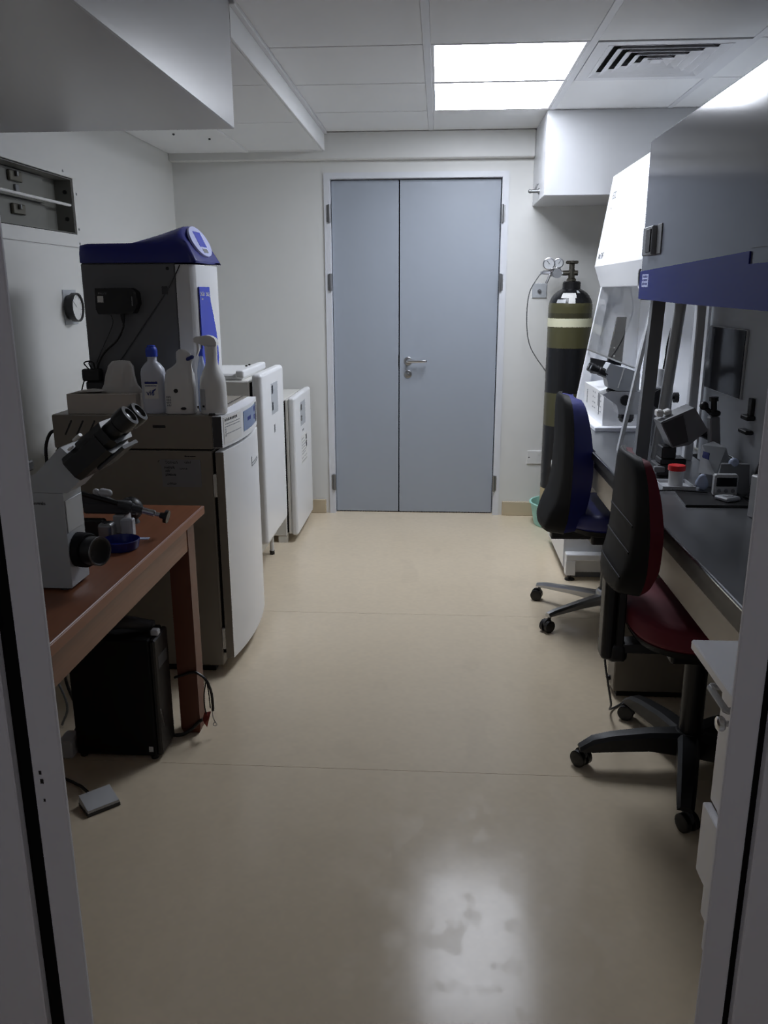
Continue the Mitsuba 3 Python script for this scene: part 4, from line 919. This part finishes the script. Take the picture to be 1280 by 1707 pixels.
add('zoom_knob', cyl((kx, my - 0.0525, kz), (kx, my - 0.070, kz), 0.023, n=26), 'mat_black', 40, parent=bd)
ox, oz = fm(0.896, 0.861)
add('objective', lathe([(0, 0), (0.034, 0), (0.036, -0.022), (0.033, -0.026), (0.031, -0.034), (0.024, -0.040), (0, -0.040)], 30, (ox, my, oz)), 'mat_black', 35, parent=t)
e0, e1 = np.array([fm(0.793, 1.045)[0], my, fm(0, 1.045)[1]]), np.array([fm(0.705, 1.082)[0], my, fm(0, 1.082)[1]])
ed = (e1 - e0) / np.linalg.norm(e1 - e0)
for s in (-1, 1):
    e = add('eyepiece', aim(lathe([(0, 0), (0.019, 0), (0.020, 0.045), (0.016, 0.048), (0.016, 0.066), (0.020, 0.070), (0.021, 0.086), (0.017, 0.088), (0, 0.086)], 26), e0 + np.array([0, 0.031 * s, 0]), ed), 'mat_black', 40, parent=t)
    add('lens', aim(lathe([(0, 0), (0.014, 0), (0, 0.002)], 20), e0 + np.array([0, 0.031 * s, 0]) + ed * 0.0865, ed), 'mat_mid_grey', 40, parent=e)
ax_, az_ = fm(0.80, 0.985)
add('clamp', cat(balls([(ax_ + 0.002, my - 0.02, az_ - 0.012, 0.012), (ax_ + 0.022, my - 0.02, az_ - 0.018, 0.012)], 12), cyl((ax_, my - 0.03, az_ - 0.02), (ax_, my - 0.05, az_ - 0.02), 0.009, n=14)), 'mat_dark_grey', 40, parent=t)
add('arm', hull([(x, y, z) for x in (fm(0.95, 0)[0] - 0.004, 1.0) for y in (my - 0.02, my + 0.02) for z in (0.93, 0.965)]), 'mat_light_grey', parent=t)
add('column', cyl((0.985, my, 0.8065), (0.985, my, 1.07), 0.016, n=20), 'mat_silver', 40, parent=t)
t = thing('lamp_housing', 'grey microscope lamp housing with a round black cover behind the grey hood posts', 'lamp housing')
add('housing', box(0.905, 0.985, 3.56, 3.66, 0.7855, 1.032, 0.005), 'mat_mid_grey', parent=t)
add('cover', cyl((0.935, 3.5598, 0.985), (0.935, 3.545, 0.985), 0.040, n=30), 'mat_black', 40, parent=t)
add('neck', cyl((0.95, 3.61, 1.0325), (0.95, 3.61, 1.105), 0.022, n=20), 'mat_light_grey', 40, parent=t)
add('cable', tube([(0.95, 3.61, 1.105), (0.955, 3.61, 1.15), (0.965, 3.63, 1.22), (1.0, 3.66, 1.35), (1.02, 3.68, 1.45)], 0.004, 8), 'mat_black', 40, parent=t)
add('knob', cat(cyl((0.9855, 3.60, 0.985), (1.000, 3.60, 0.985), 0.007, n=12), cyl((1.0, 3.60, 0.985), (1.018, 3.60, 0.985), 0.022, n=20)), 'mat_black', 40, parent=t)

# base cabinet below the far hood
t = thing('base_unit', 'white floor cabinet under the far hood with a metal foot rail', 'cabinet')
q0, q1 = 4.08, 4.685
add('body', prism(Polygon([(0.672, 0.03), (0.648, 0.06), (0.648, 0.49), (0.685, 0.56), (1.04, 0.56), (1.04, 0.03)]).buffer(-0.01).buffer(0.01), 'y', q0, q1), 'mat_appliance_white', 30, parent=t)
add('plinth', box(0.676, 1.03, q0 + 0.01, q1 - 0.01, 0.0, 0.0345), 'mat_mid_grey', parent=t)
add('crease', prism([(0.6475, 0.17), (0.649, 0.17), (0.649, 0.30), (0.6475, 0.30)], 'y', q0 + 0.12, q0 + 0.125), 'mat_light_grey', parent=t)
add('screw', aim(lathe([(0, 0), (0.008, 0), (0, 0.003)], 12), (0.662, q1 - 0.12, 0.518), (-0.86, 0, 0.5)), 'mat_dark_grey', parent=t)
rl = add('foot_rail', cat(box(0.655, 1.00, q0 - 0.060, q0 - 0.002, 0.108, 0.142, 0.004), box(0.655, 0.705, q0 - 0.060, q0 - 0.002, 0.030, 0.1079, 0.003)), 'mat_appliance_white', parent=t)
add('leveling_foot', cat(cyl((0.682, q0 - 0.031, 0.008), (0.682, q0 - 0.031, 0.0299), 0.006, n=12), lathe([(0, 0), (0.026, 0), (0.024, 0.006), (0.008, 0.010), (0, 0.010)], 24, (0.682, q0 - 0.031, 0))), 'mat_black', 40, parent=rl)

# --- near hood
t = thing('clean_bench', 'near glossy white hood workstation with a dark blue front band', 'hood')
n0, n1, nxf = 1.55, 3.25, 0.745
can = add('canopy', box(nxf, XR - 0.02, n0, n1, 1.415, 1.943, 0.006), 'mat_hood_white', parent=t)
bpoly = [(n1 - 0.003, 1.396), (n1 - 0.003, 1.494), (2.13, 1.516), (2.13, 1.486), (n0 + 0.002, 1.486), (n0 + 0.002, 1.376), (2.0, 1.379), (2.7, 1.386)]
bb = add('blue_band', prism(Polygon(bpoly).buffer(-0.004).buffer(0.004), 'x', nxf - 0.0045, nxf - 0.0002), 'mat_blue_band', 25, parent=can, label='dark blue front band')
add('underside', box(nxf, 1.02, n0 + 0.01, n1 - 0.01, 1.392, 1.4149, 0.003), 'mat_dark_grey', parent=t)
st = add('sticker', box(nxf - 0.0054, nxf - 0.0046, 3.112, 3.204, 1.438, 1.482), 'mat_lilac', parent=bb)
add('sticker_print', cat(*[box(nxf - 0.0060, nxf - 0.0055, 3.125 + 0.02 * i, 3.137 + 0.02 * i, z, z + 0.008) for i in range(4) for z in (1.445, 1.458, 1.470)]), 'mat_ink_blue', parent=st)
sb = add('switch_box', box(nxf - 0.020, nxf - 0.0002, 3.045, 3.175, 1.545, 1.642, 0.003), 'mat_mid_grey', parent=can)
add('switch_cover', box(nxf - 0.024, nxf - 0.0202, 3.055, 3.115, 1.555, 1.632, 0.001), 'mat_charcoal', parent=sb)
add('back_plate', box(nxf - 0.0035, nxf - 0.0002, 2.985, 3.044, 1.548, 1.645, 0.001), 'mat_mid_grey', parent=can)
add('end_panel', box(nxf - 0.0035, nxf - 0.0002, n0 + 0.005, 2.13, 1.522, 1.93, 0.001), 'mat_hood_white', parent=can)
add('hanger_loop', tube([(nxf - 0.002, n1 + 0.004, 1.50), (nxf + 0.002, n1 + 0.035, 1.498), (nxf + 0.004, n1 + 0.045, 1.47), (nxf + 0.002, n1 + 0.03, 1.44), (nxf, n1 + 0.004, 1.43)], 0.004, 8), 'mat_mid_grey', 40, parent=can)
# two posts at the far end and the clear end wall between
add('front_post', hull([(x, y, z) for x, z in ((0.764, 0.7905), (0.812, 0.7905), (0.832, 1.3918), (0.786, 1.3918)) for y in (n1 - 0.045, n1 - 0.004)]), 'mat_mid_grey', parent=t)
add('rear_post', tube([(0.846, n1 - 0.030, 0.795), (0.892, n1 - 0.030, 1.3918)], 0.021, 20, smooth=False), 'mat_light_grey', 40, parent=t)
add('corner_post', box(0.950, 0.982, n1 - 0.045, n1 - 0.004, 0.7905, 1.3918, 0.004), 'mat_frame', parent=t)
add('end_pane', trimesh.Trimesh(np.array([(0.868, n1 - 0.012, 0.83), (0.938, n1 - 0.012, 0.83), (0.938, n1 - 0.012, 1.391), (0.912, n1 - 0.012, 1.391)]), [(0, 1, 2), (0, 2, 3)], process=False), 'mat_glass', parent=t)
add('back_panel', box(1.012, 1.026, n0 + 0.01, n1 - 0.004, 0.7905, 1.3918, 0.001), 'mat_hood_inner', parent=t)
wt = add('work_table', box(0.634, 1.012, n0, n1 + 0.12, 0.757, 0.790, 0.003), 'mat_worksteel', parent=t)
add('edge_strip', box(0.6285, 0.6338, n0, n1 + 0.12, 0.7852, 0.7895, 0.001), 'mat_chrome', parent=wt)
add('edge_face', box(0.6292, 0.6338, n0, n1 + 0.12, 0.760, 0.7850, 0.001), 'mat_black', parent=wt)
add('under_edge', box(0.640, 0.655, n0, n1 + 0.12, 0.725, 0.7568), 'mat_black', parent=t)
add('apron', box(0.662, 0.682, n0, n1 + 0.14, 0.605, 0.7248, 0.003), 'mat_apron', parent=t)
add('leg', box(0.93, 0.99, n1 - 0.10, n1 - 0.04, 0.0, 0.7568, 0.003), 'mat_black', parent=t)
add('leg', box(0.93, 0.99, 1.95, 2.01, 0.0, 0.7568, 0.003), 'mat_black', parent=t)
add('modesty_panel', box(1.045, 1.06, n0, n1 + 0.12, 0.20, 0.7568), 'mat_charcoal', parent=t)

zw = 0.7905
t = thing('monitor', 'black monitor screen mounted on the back of the near hood', 'monitor')
add('housing', box(1.004, 1.0118, 2.835, 3.222, 1.072, 1.300, 0.001), 'mat_light_grey', parent=t)
sc_ = add('screen', box(1.0015, 1.0038, 2.838, 3.219, 1.075, 1.297), 'mat_screen', parent=t)

# near microscope: tilted grey box head
t = thing('bench_microscope', 'grey boxy microscope head tilted on a stand inside the near hood', 'microscope')
q = [(0.768, 0.984), (0.880, 1.036), (0.932, 0.958), (0.872, 0.905), (0.815, 0.895)]
hd = add('head', prism(Polygon(q).buffer(-0.004).buffer(0.004), 'y', 2.90, 3.00), 'mat_mid_grey', 25, parent=t)
add('side_plate', prism([(0.772, 0.981), (0.842, 1.012), (0.868, 0.918), (0.818, 0.900)], 'y', 2.8955, 2.8998), 'mat_charcoal', parent=hd)
add('top_fittings', cat(box(0.762, 0.785, 2.93, 2.97, 0.998, 1.022, 0.004), rot(box(0.79, 0.815, 2.93, 2.97, 1.005, 1.022, 0.004), -0.4, [0, 1, 0], [0.80, 2.95, 1.01])), 'mat_plastic_white', parent=hd)
add('black_ring', cyl((0.925, 2.95, 0.945), (0.955, 2.95, 0.925), 0.018, 0.012, 20), 'mat_black', 40, parent=hd)
add('stand', cat(box(0.79, 0.84, 2.93, 3.00, 0.85, 0.893, 0.004), box(0.785, 0.875, 2.92, 2.995, 0.83, 0.852, 0.004)), 'mat_black', parent=t)
add('base', box(0.775, 0.855, 2.92, 3.02, zw, 0.8299, 0.004), 'mat_charcoal', parent=t)
add('clamp', box(0.762, 0.800, 2.905, 2.925, 0.806, 0.826, 0.003), 'mat_mid_grey', parent=t)

t = thing('joystick_manipulator', 'upright grey manipulator arm with black knobs inside the near hood', 'manipulator')
add('arm', rot(box(0.935, 0.968, 2.86, 2.90, 0.845, 1.010, 0.004), -0.12, [0, 1, 0], [0.95, 2.88, 0.9]), 'mat_mid_grey', parent=t)
add('foot', hull([(0.92, 2.84, zw), (1.0, 2.84, zw), (1.0, 2.92, zw), (0.92, 2.92, zw), (0.94, 2.86, 0.86), (0.985, 2.86, 0.86), (0.985, 2.9, 0.86), (0.94, 2.9, 0.86)]), 'mat_mid_grey', parent=t)
add('knob', cat(box(0.925, 0.957, 2.862, 2.898, 1.012, 1.03, 0.004), cyl((0.938, 2.88, 1.03), (0.935, 2.88, 1.062), 0.010, n=14), cyl((0.935, 2.88, 1.062), (0.934, 2.88, 1.075), 0.015, n=18)), 'mat_black', 40, parent=t)
add('knob', cat(cyl((0.925, 2.88, 1.025), (0.908, 2.88, 1.04), 0.008, n=12), balls([(0.904, 2.88, 1.045, 0.015)], 14)), 'mat_black', 40, parent=t)
add('micrometer', cat(cyl((0.97, 2.86, 0.866), (1.005, 2.80, 0.862), 0.010, n=14)), 'mat_black', 40, parent=t)
add('probe', cat(cyl((0.990, 2.83, 0.868), (1.003, 2.765, 0.852), 0.005, n=12), cyl((0.992, 2.85, 0.880), (1.005, 2.79, 0.872), 0.004, n=12)), 'mat_silver', 40, parent=t)

t = thing('specimen_jar', 'white specimen jar with a bright red screw lid in the near hood', 'jar')
add('jar', lathe([(0, 0), (0.022, 0), (0.0235, 0.004), (0.0245, 0.052), (0.0235, 0.054), (0, 0.054)], 30, (0.797, 2.76, zw + 0.0013)), 'mat_plastic_white', 40, parent=t)
add('lid', lathe([(0, 0), (0.0275, 0), (0.0285, 0.002), (0.0285, 0.014), (0.027, 0.017), (0, 0.017)], 36, (0.797, 2.76, zw + 0.0556)), 'mat_red_lid', 40, parent=t, label='bright red screw lid')
t = thing('white_device', 'white desktop device with a small dark square window, rear of the near hood', 'device')
wd = add('casing', hull([(0.862, 2.74, 0.842), (0.905, 2.70, 0.842), (0.985, 2.78, 0.842), (0.95, 2.84, 0.842), (0.885, 2.80, 0.925), (0.90, 2.775, 0.90), (0.965, 2.80, 0.915), (0.935, 2.84, 0.930)]), 'mat_scope_white', parent=t)
add('stand', box(0.89, 0.96, 2.75, 2.80, zw, 0.8419, 0.003), 'mat_light_grey', parent=t)
add('window', hull([(0.872, 2.748, 0.893), (0.888, 2.733, 0.888), (0.893, 2.745, 0.908), (0.878, 2.76, 0.911), (0.876, 2.753, 0.890), (0.892, 2.738, 0.885), (0.897, 2.75, 0.905), (0.882, 2.765, 0.908)]), 'mat_ink_blue', parent=t)
single('plastic_bag', balls([(0.870, 2.722, zw + 0.020, 0.020), (0.872, 2.715, zw + 0.018, 0.018), (0.868, 2.712, zw + 0.040, 0.013)], 18), 'mat_pale_blue', 'pale blue crumpled plastic bag beside the red-lidded jar', 'bag', 60)
t = thing('grey_box', 'low grey box with a white round knob at the rear right of the near hood', 'box')
add('box', hull([(0.900, 2.660, zw), (1.004, 2.660, zw), (1.004, 2.698, zw), (0.900, 2.698, zw), (0.910, 2.672, 0.885), (1.0, 2.672, 0.885), (1.0, 2.696, 0.885), (0.918, 2.696, 0.885)]), 'mat_mid_grey', parent=t)
add('knob', balls([(0.953, 2.683, 0.888, 0.016)], 20), 'mat_pale_blue', 60, parent=t)
t = thing('clear_tray', 'low clear plastic tray under the red-lidded jar in the near hood', 'tray')
add('floor', box(0.745, 0.842, 2.705, 2.815, zw, zw + 0.0012), 'mat_translucent', parent=t)
add('rim', cat(box(0.743, 0.844, 2.700, 2.7045, zw, zw + 0.012), box(0.743, 0.844, 2.8155, 2.820, zw, zw + 0.012), box(0.7400, 0.7445, 2.700, 2.820, zw, zw + 0.012), box(0.8425, 0.8470, 2.700, 2.820, zw, zw + 0.012)), 'mat_translucent', parent=t)
t = thing('timer', 'small white digital timer with a dark display standing on the black mat', 'timer')
add('case', rbox(0.868, 0.942, 2.590, 2.618, zw + 0.0075, zw + 0.078, 0.008), 'mat_light_grey', 40, parent=t)
add('display', box(0.874, 0.936, 2.5885, 2.5899, zw + 0.040, zw + 0.068, 0.0005), 'mat_screen', parent=t)
for x in (0.884, 0.905, 0.926):
    add('button', cyl((x, 2.5899, zw + 0.026), (x, 2.587, zw + 0.026), 0.006, n=14), 'mat_mid_grey', 40, parent=t)
t = thing('timer_puck', 'flat square white puck lying in front of the digital timer', 'puck')
add('case', rot(box(0.868, 0.926, 2.52, 2.575, zw + 0.0075, zw + 0.020, 0.004), 0.5, [0, 0, 1], [0.897, 2.548, 0]), 'mat_scope_white', parent=t)
add('dial', cyl((0.897, 2.548, zw + 0.0202), (0.897, 2.548, zw + 0.0225), 0.016, n=22), 'mat_light_grey', 40, parent=t)
t = thing('black_mat', 'black angular heating plate on the steel top of the near hood', 'plate')
add('plate', prism(Polygon([(0.768, 2.655), (0.762, 2.60), (0.752, 2.48), (0.945, 2.48), (0.958, 2.50), (0.958, 2.655)]), 'z', zw, zw + 0.007), 'mat_black', parent=t)
add('cable', cat(tube([(0.86, 2.622, zw + 0.012), (0.81, 2.640, zw + 0.012), (0.76, 2.660, zw + 0.010), (0.72, 2.675, zw + 0.004), (0.69, 2.67, zw + 0.0035)], 0.003, 6)), 'mat_black', 40, parent=t)
t = thing('socket_box', 'small grey socket box with a dark round port beside the right doorway jamb', 'box')
add('box', rot(box(0.905, 0.955, 2.335, 2.39, zw, 0.915, 0.004), 0.3, [0, 0, 1], [0.93, 2.36, 0]), 'mat_light_grey', parent=t)
add('port', rot(cyl((0.93, 2.335, 0.86), (0.93, 2.331, 0.86), 0.016, n=20), 0.3, [0, 0, 1], [0.93, 2.36, 0]), 'mat_black', 40, parent=t)
t = thing('gooseneck_lamp', 'dark curved arm of a lamp at the right edge of the near hood', 'lamp')
add('arm', tube([(0.985, 2.60, zw + 0.006), (0.99, 2.59, 0.86), (1.0, 2.56, 0.93), (1.0, 2.53, 0.985), (0.992, 2.50, 1.01)], 0.009, 12), 'mat_dark_grey', 40, parent=t)
add('base', cyl((0.985, 2.60, zw), (0.985, 2.60, zw + 0.006), 0.02, n=20), 'mat_black', 40, parent=t)
t = thing('wall_bracket', 'small black double bracket on the back panel right of the monitor', 'bracket')
add('upper', cat(box(0.985, 1.0115, 2.70, 2.76, 1.02, 1.035, 0.003), box(1.0, 1.0115, 2.715, 2.745, 1.035, 1.09, 0.002)), 'mat_black', parent=t)
add('lower', box(0.985, 1.0115, 2.70, 2.77, 0.975, 0.988, 0.003), 'mat_black', parent=t)

# --- grey cabinet on the floor beneath the near hood
t = thing('floor_box', 'grey-brown metal box on the floor under the near hood behind the red chair', 'box')
add('body', box(0.645, 0.915, 2.775, 2.880, 0.022, 0.475, 0.004), 'mat_appliance_beige', parent=t)
add('plinth', box(0.66, 0.90, 2.785, 2.87, 0.0, 0.0219), 'mat_black', parent=t)
add('side_knob', balls([(0.640, 2.83, 0.05, 0.010)], 12), 'mat_black', 60, parent=t)

# --- pedestal in the right foreground
t = thing('drawer_pedestal', 'white drawer pedestal in the right foreground beside the doorway, lower drawer ajar', 'drawer unit')
p0, p1 = 1.255, 1.565
add('carcass', box(0.590, 0.98, p0, 1.545, 0.035, 0.715, 0.002), 'mat_gloss_white', parent=t)
add('top_board', box(0.522, 0.625, p0 - 0.005, p1 + 0.035, 0.716, 0.737, 0.003), 'mat_gloss_white', parent=t)
d_ = add('drawer', box(0.574, 0.5895, p0 + 0.003, 1.545, 0.405, 0.710, 0.002), 'mat_gloss_white', parent=t)
add('handle', tube([(0.574, 1.535, 0.665), (0.548, 1.535, 0.665), (0.545, 1.530, 0.665), (0.545, 1.440, 0.665), (0.548, 1.435, 0.665), (0.574, 1.435, 0.665)], 0.007, 10, smooth=False), 'mat_light_grey', 40, parent=d_)
add('lock_knob', cat(cyl((0.574, 1.447, 0.632), (0.548, 1.447, 0.632), 0.006, n=14), cyl((0.574, 1.447, 0.632), (0.568, 1.447, 0.632), 0.013, n=18), lathe([(0, 0), (0.012, 0), (0.015, 0.004), (0.014, 0.012), (0.010, 0.015), (0, 0.015)], 24).apply_transform(trimesh.transformations.rotation_matrix(-math.pi / 2, [0, 1, 0])).apply_translation([0.548, 1.447, 0.632])), 'mat_chrome', 40, parent=d_)
add('drawer', box(0.560, 0.578, p0 + 0.003, 1.545, 0.235, 0.398, 0.002), 'mat_gloss_white', parent=t)
add('drawer_side', box(0.5781, 0.5899, p0 + 0.02, p0 + 0.03, 0.25, 0.36), 'mat_light_grey', parent=t)
add('drawer', box(0.580, 0.5895, p0 + 0.003, 1.545, 0.125, 0.230, 0.002), 'mat_gloss_white', parent=t)
add('plinth', box(0.62, 0.95, p0 + 0.02, p1 - 0.02, 0.0, 0.0349), 'mat_charcoal', parent=t)

# --- chairs
def chair(label, hub, seat_z, back, seat_mat, base_mat, spoke_kind, angles, R, yaw=0.0, rib=False):
    t = thing('swivel_chair', label, 'chair')
    hx, hy = hub
    c, s = math.cos(yaw), math.sin(yaw)
    def place_(m):
        m = m.copy()
        m.apply_transform(trimesh.transformations.rotation_matrix(yaw, [0, 0, 1]))
        m.apply_translation([hx, hy, 0])
        return m
    def padded(rows, front):
        """rows: (z, x of the back face, x of the parting line, x of the front face, half width); front: upholstery or shell"""
        rings = []
        n = 13
        for z, xb, xm, xf, w in rows:
            u = np.linspace(-1, 1, n)
            bow = 0.022 * u ** 2                       # the back wraps forward at its sides
            a, b = (xm, xf) if front else (xb, xm)
            edge = np.clip((1 - np.abs(u)) / 0.18, 0, 1) ** 0.5
            if front:
                first = np.stack([np.full(n, a) + bow, w * u, np.full(n, z)], 1)
                secnd = np.stack([a + (b - a) * edge + bow, w * u, np.full(n, z)], 1)
            else:
                first = np.stack([b - (b - a) * edge + bow, w * u, np.full(n, z)], 1)
                secnd = np.stack([np.full(n, b) + bow - 0.0006, w * u, np.full(n, z)], 1)
            rings.append(np.vstack([first, secnd[::-1]]))
        return loft(rings)
    def dense(rows, k=40):
        r = np.array(rows)
        z = np.linspace(r[0, 0], r[-1, 0], k)
        from scipy.interpolate import PchipInterpolator
        return [(zz,) + tuple(PchipInterpolator(r[:, 0], r[:, j])(zz) for j in range(1, 5)) for zz in z]
    rows = dense(back)
    sh = padded(rows, False)
    add('back_shell', place_(sh), 'mat_shell', 45, parent=t)
    add('back_cushion', place_(padded(rows[1:-1], True)), seat_mat, 45, parent=t)
    if rib:
        for zz in (0.66, 0.735, 0.81):
            xb = np.interp(zz, [r[0] for r in rows], [r[1] for r in rows])
            w = np.interp(zz, [r[0] for r in rows], [r[4] for r in rows]) * 0.72
            add('rib', place_(tube([(xb + 0.022 * (u * 0.72) ** 2 + 0.001, w * u, zz + 0.012 * (1 - u * u)) for u in np.linspace(-1, 1, 9)], 0.0035, 8)), 'mat_shell', 45, parent=t)
    # seat: rounded pan with a waterfall front
    def seat_rings(spec):
        out = []
        for z, gx, gy, dx in spec:
            r = ring(0.015 + dx, 0, z, 0.235 * gx, 0.235 * gy, 48, 2.9)
            r[:, 2] -= 0.022 * np.clip((r[:, 0] - 0.08) / 0.17, 0, 1) ** 2 if z > seat_z - 0.03 else 0
            out.append(r)
        return loft(out)
    add('seat', place_(seat_rings([(seat_z - 0.035, 0.985, 0.985, 0), (seat_z - 0.02, 1.0, 1.0, 0), (seat_z + 0.012, 1.0, 1.0, 0), (seat_z + 0.028, 0.965, 0.965, 0), (seat_z + 0.036, 0.88, 0.88, 0), (seat_z + 0.037, 0.5, 0.5, 0)])), seat_mat, 50, parent=t)
    add('seat_pan', place_(seat_rings([(seat_z - 0.070, 0.80, 0.80, 0), (seat_z - 0.055, 0.95, 0.95, 0), (seat_z - 0.0355, 0.98, 0.98, 0)])), 'mat_shell', 50, parent=t)
    xb0 = back[0][1]
    zb = back[0][0]
    zj = seat_z - 0.07
    add('back_bar', place_(cat(box(xb0 + 0.035, xb0 + 0.06, -0.03, 0.03, zj - 0.05, zb + 0.12, 0.004), hull([(xb0 + 0.035, -0.03, zj - 0.05), (xb0 + 0.035, 0.03, zj - 0.05), (xb0 + 0.06, -0.03, zj - 0.025), (xb0 + 0.06, 0.03, zj - 0.025), (0.02, -0.045, zj - 0.045), (0.02, 0.045, zj - 0.045), (0.02, -0.045, zj - 0.002), (0.02, 0.045, zj - 0.002)]))), 'mat_black', parent=t)
    add('tilt_box', place_(rbox(-0.10, 0.09, -0.075, 0.075, zj - 0.065, zj - 0.0005, 0.012)), 'mat_black', 45, parent=t)
    add('lever', place_(cat(cyl((0.02, -0.075, zj - 0.03), (0.02, -0.19, zj - 0.035), 0.006, n=12), rbox(-0.005, 0.045, -0.235, -0.185, zj - 0.045, zj - 0.025, 0.009))), 'mat_black', 45, parent=t)
    if rib:
        add('back_knob', place_(cat(rbox(xb0 - 0.005, xb0 + 0.034, -0.034, 0.034, zj - 0.075, zb + 0.03, 0.014), rbox(xb0 + 0.012, xb0 + 0.075, -0.034, 0.034, zj - 0.085, zj - 0.02, 0.02))), 'mat_black', 60, parent=t)
    add('gas_column', place_(cat(lathe([(0, 0.075), (0.034, 0.075), (0.034, zj - 0.066), (0, zj - 0.066)], 28))), 'mat_black', 40, parent=t)
    hubm = 'mat_black' if spoke_kind == 'plastic' else 'mat_silver'
    bs = add('base_hub', place_(lathe([(0, 0.058), (0.046, 0.058), (0.052, 0.068), (0.050, 0.12), (0.040, 0.132), (0.0345, 0.132), (0.0345, 0.0745), (0, 0.0745)], 32)), hubm, 40, parent=t)
    for a in angles:
        a = math.radians(a)
        u = np.array([math.cos(a), math.sin(a), 0]); v_ = np.array([-u[1], u[0], 0])
        O = np.array([hx, hy, 0])
        prof = ((0.035, 0.130, 0.060, 0.034), (R * 0.4, 0.128, 0.072, 0.030), (R * 0.75, 0.114, 0.066, 0.027), (R * 0.93, 0.100, 0.062, 0.025), (R + 0.018, 0.072, 0.0615, 0.022)) if spoke_kind == 'plastic' else \
               ((0.030, 0.112, 0.070, 0.026), (R * 0.5, 0.104, 0.074, 0.020), (R * 0.92, 0.092, 0.070, 0.016), (R + 0.012, 0.084, 0.068, 0.014))
        rings = []
        for d_, zt_, zb_, w_ in prof:
            P = [O + u * d_ + v_ * x + np.array([0, 0, z]) for x, z in ((-w_, zb_), (w_, zb_), (w_, zt_ - 0.010), (w_ * 0.6, zt_), (-w_ * 0.6, zt_), (-w_, zt_ - 0.010))]
            rings.append(np.array(P))
        add('spoke', loft(rings), base_mat, 25, parent=t)
        ca = a + 0.9 * math.sin(a * 3 + hx * 10)
        w1 = np.array([math.cos(ca), math.sin(ca), 0]); w2 = np.array([-w1[1], w1[0], 0])
        P0 = O + u * R + np.array([0, 0, 0.0])
        wc = P0 + w1 * 0.012 + np.array([0, 0, 0.0265])
        cs = add('caster', cat(*[aim(lathe([(0, 0), (0.022, 0), (0.0265, 0.003), (0.0265, 0.017), (0.022, 0.020), (0, 0.020)], 26), wc + w2 * o, w2) for o in (0.004, -0.024)]), 'mat_black', 40, parent=t)
        add('hood', cat(aim(lathe([(0, 0), (0.021, 0), (0.021, 0.010), (0, 0.010)], 22), wc + w2 * -0.005 + np.array([0, 0, 0.012]), w2), cyl(P0 + np.array([0, 0, 0.036]), P0 + np.array([0, 0, 0.0618]), 0.007, n=12)), 'mat_dark_grey', 40, parent=cs)
    return t

# rows of the back, in the chair's own frame: z, back face, parting line, front face, half width
blue_back = [(0.425, -0.300, -0.255, -0.215, 0.150), (0.445, -0.325, -0.258, -0.195, 0.185), (0.50, -0.312, -0.248, -0.170, 0.205), (0.60, -0.275, -0.242, -0.148, 0.213), (0.70, -0.264, -0.240, -0.140, 0.215), (0.80, -0.262, -0.240, -0.148, 0.212), (0.90, -0.264, -0.243, -0.165, 0.200), (0.96, -0.266, -0.247, -0.180, 0.175), (0.99, -0.266, -0.250, -0.195, 0.140), (1.006, -0.262, -0.252, -0.215, 0.09)]
chair('blue upholstered swivel chair with a silver star base, farther of the two chairs', (0.770, 3.560), 0.490, blue_back, 'mat_blue_fabric', 'mat_silver', 'steel', (146, 214, 287, 358, 72), 0.335)
red_back = [(0.605, -0.285, -0.245, -0.230, 0.120), (0.616, -0.292, -0.245, -0.215, 0.150), (0.655, -0.288, -0.242, -0.200, 0.178), (0.70, -0.276, -0.240, -0.190, 0.192), (0.78, -0.266, -0.240, -0.188, 0.195), (0.86, -0.264, -0.246, -0.196, 0.190), (0.92, -0.264, -0.250, -0.208, 0.175), (0.965, -0.266, -0.254, -0.220, 0.145), (0.992, -0.264, -0.256, -0.232, 0.10)]
chair('red upholstered swivel chair with a black plastic star base, nearer of the two chairs', (0.780, 2.320), 0.512, red_back, 'mat_red_fabric', 'mat_black', 'plastic', (182, 253, 325, 37, 110), 0.315, rib=True)
single('hanging_cable', tube([(0.555, 2.52, 0.36), (0.553, 2.52, 0.27), (0.570, 2.53, 0.18), (0.595, 2.57, 0.08), (0.615, 2.66, 0.012), (0.68, 2.73, 0.005)], 0.0035, 8), 'mat_dark_grey', 'thin cable drooping to the floor behind the red chair', 'cable', 40)
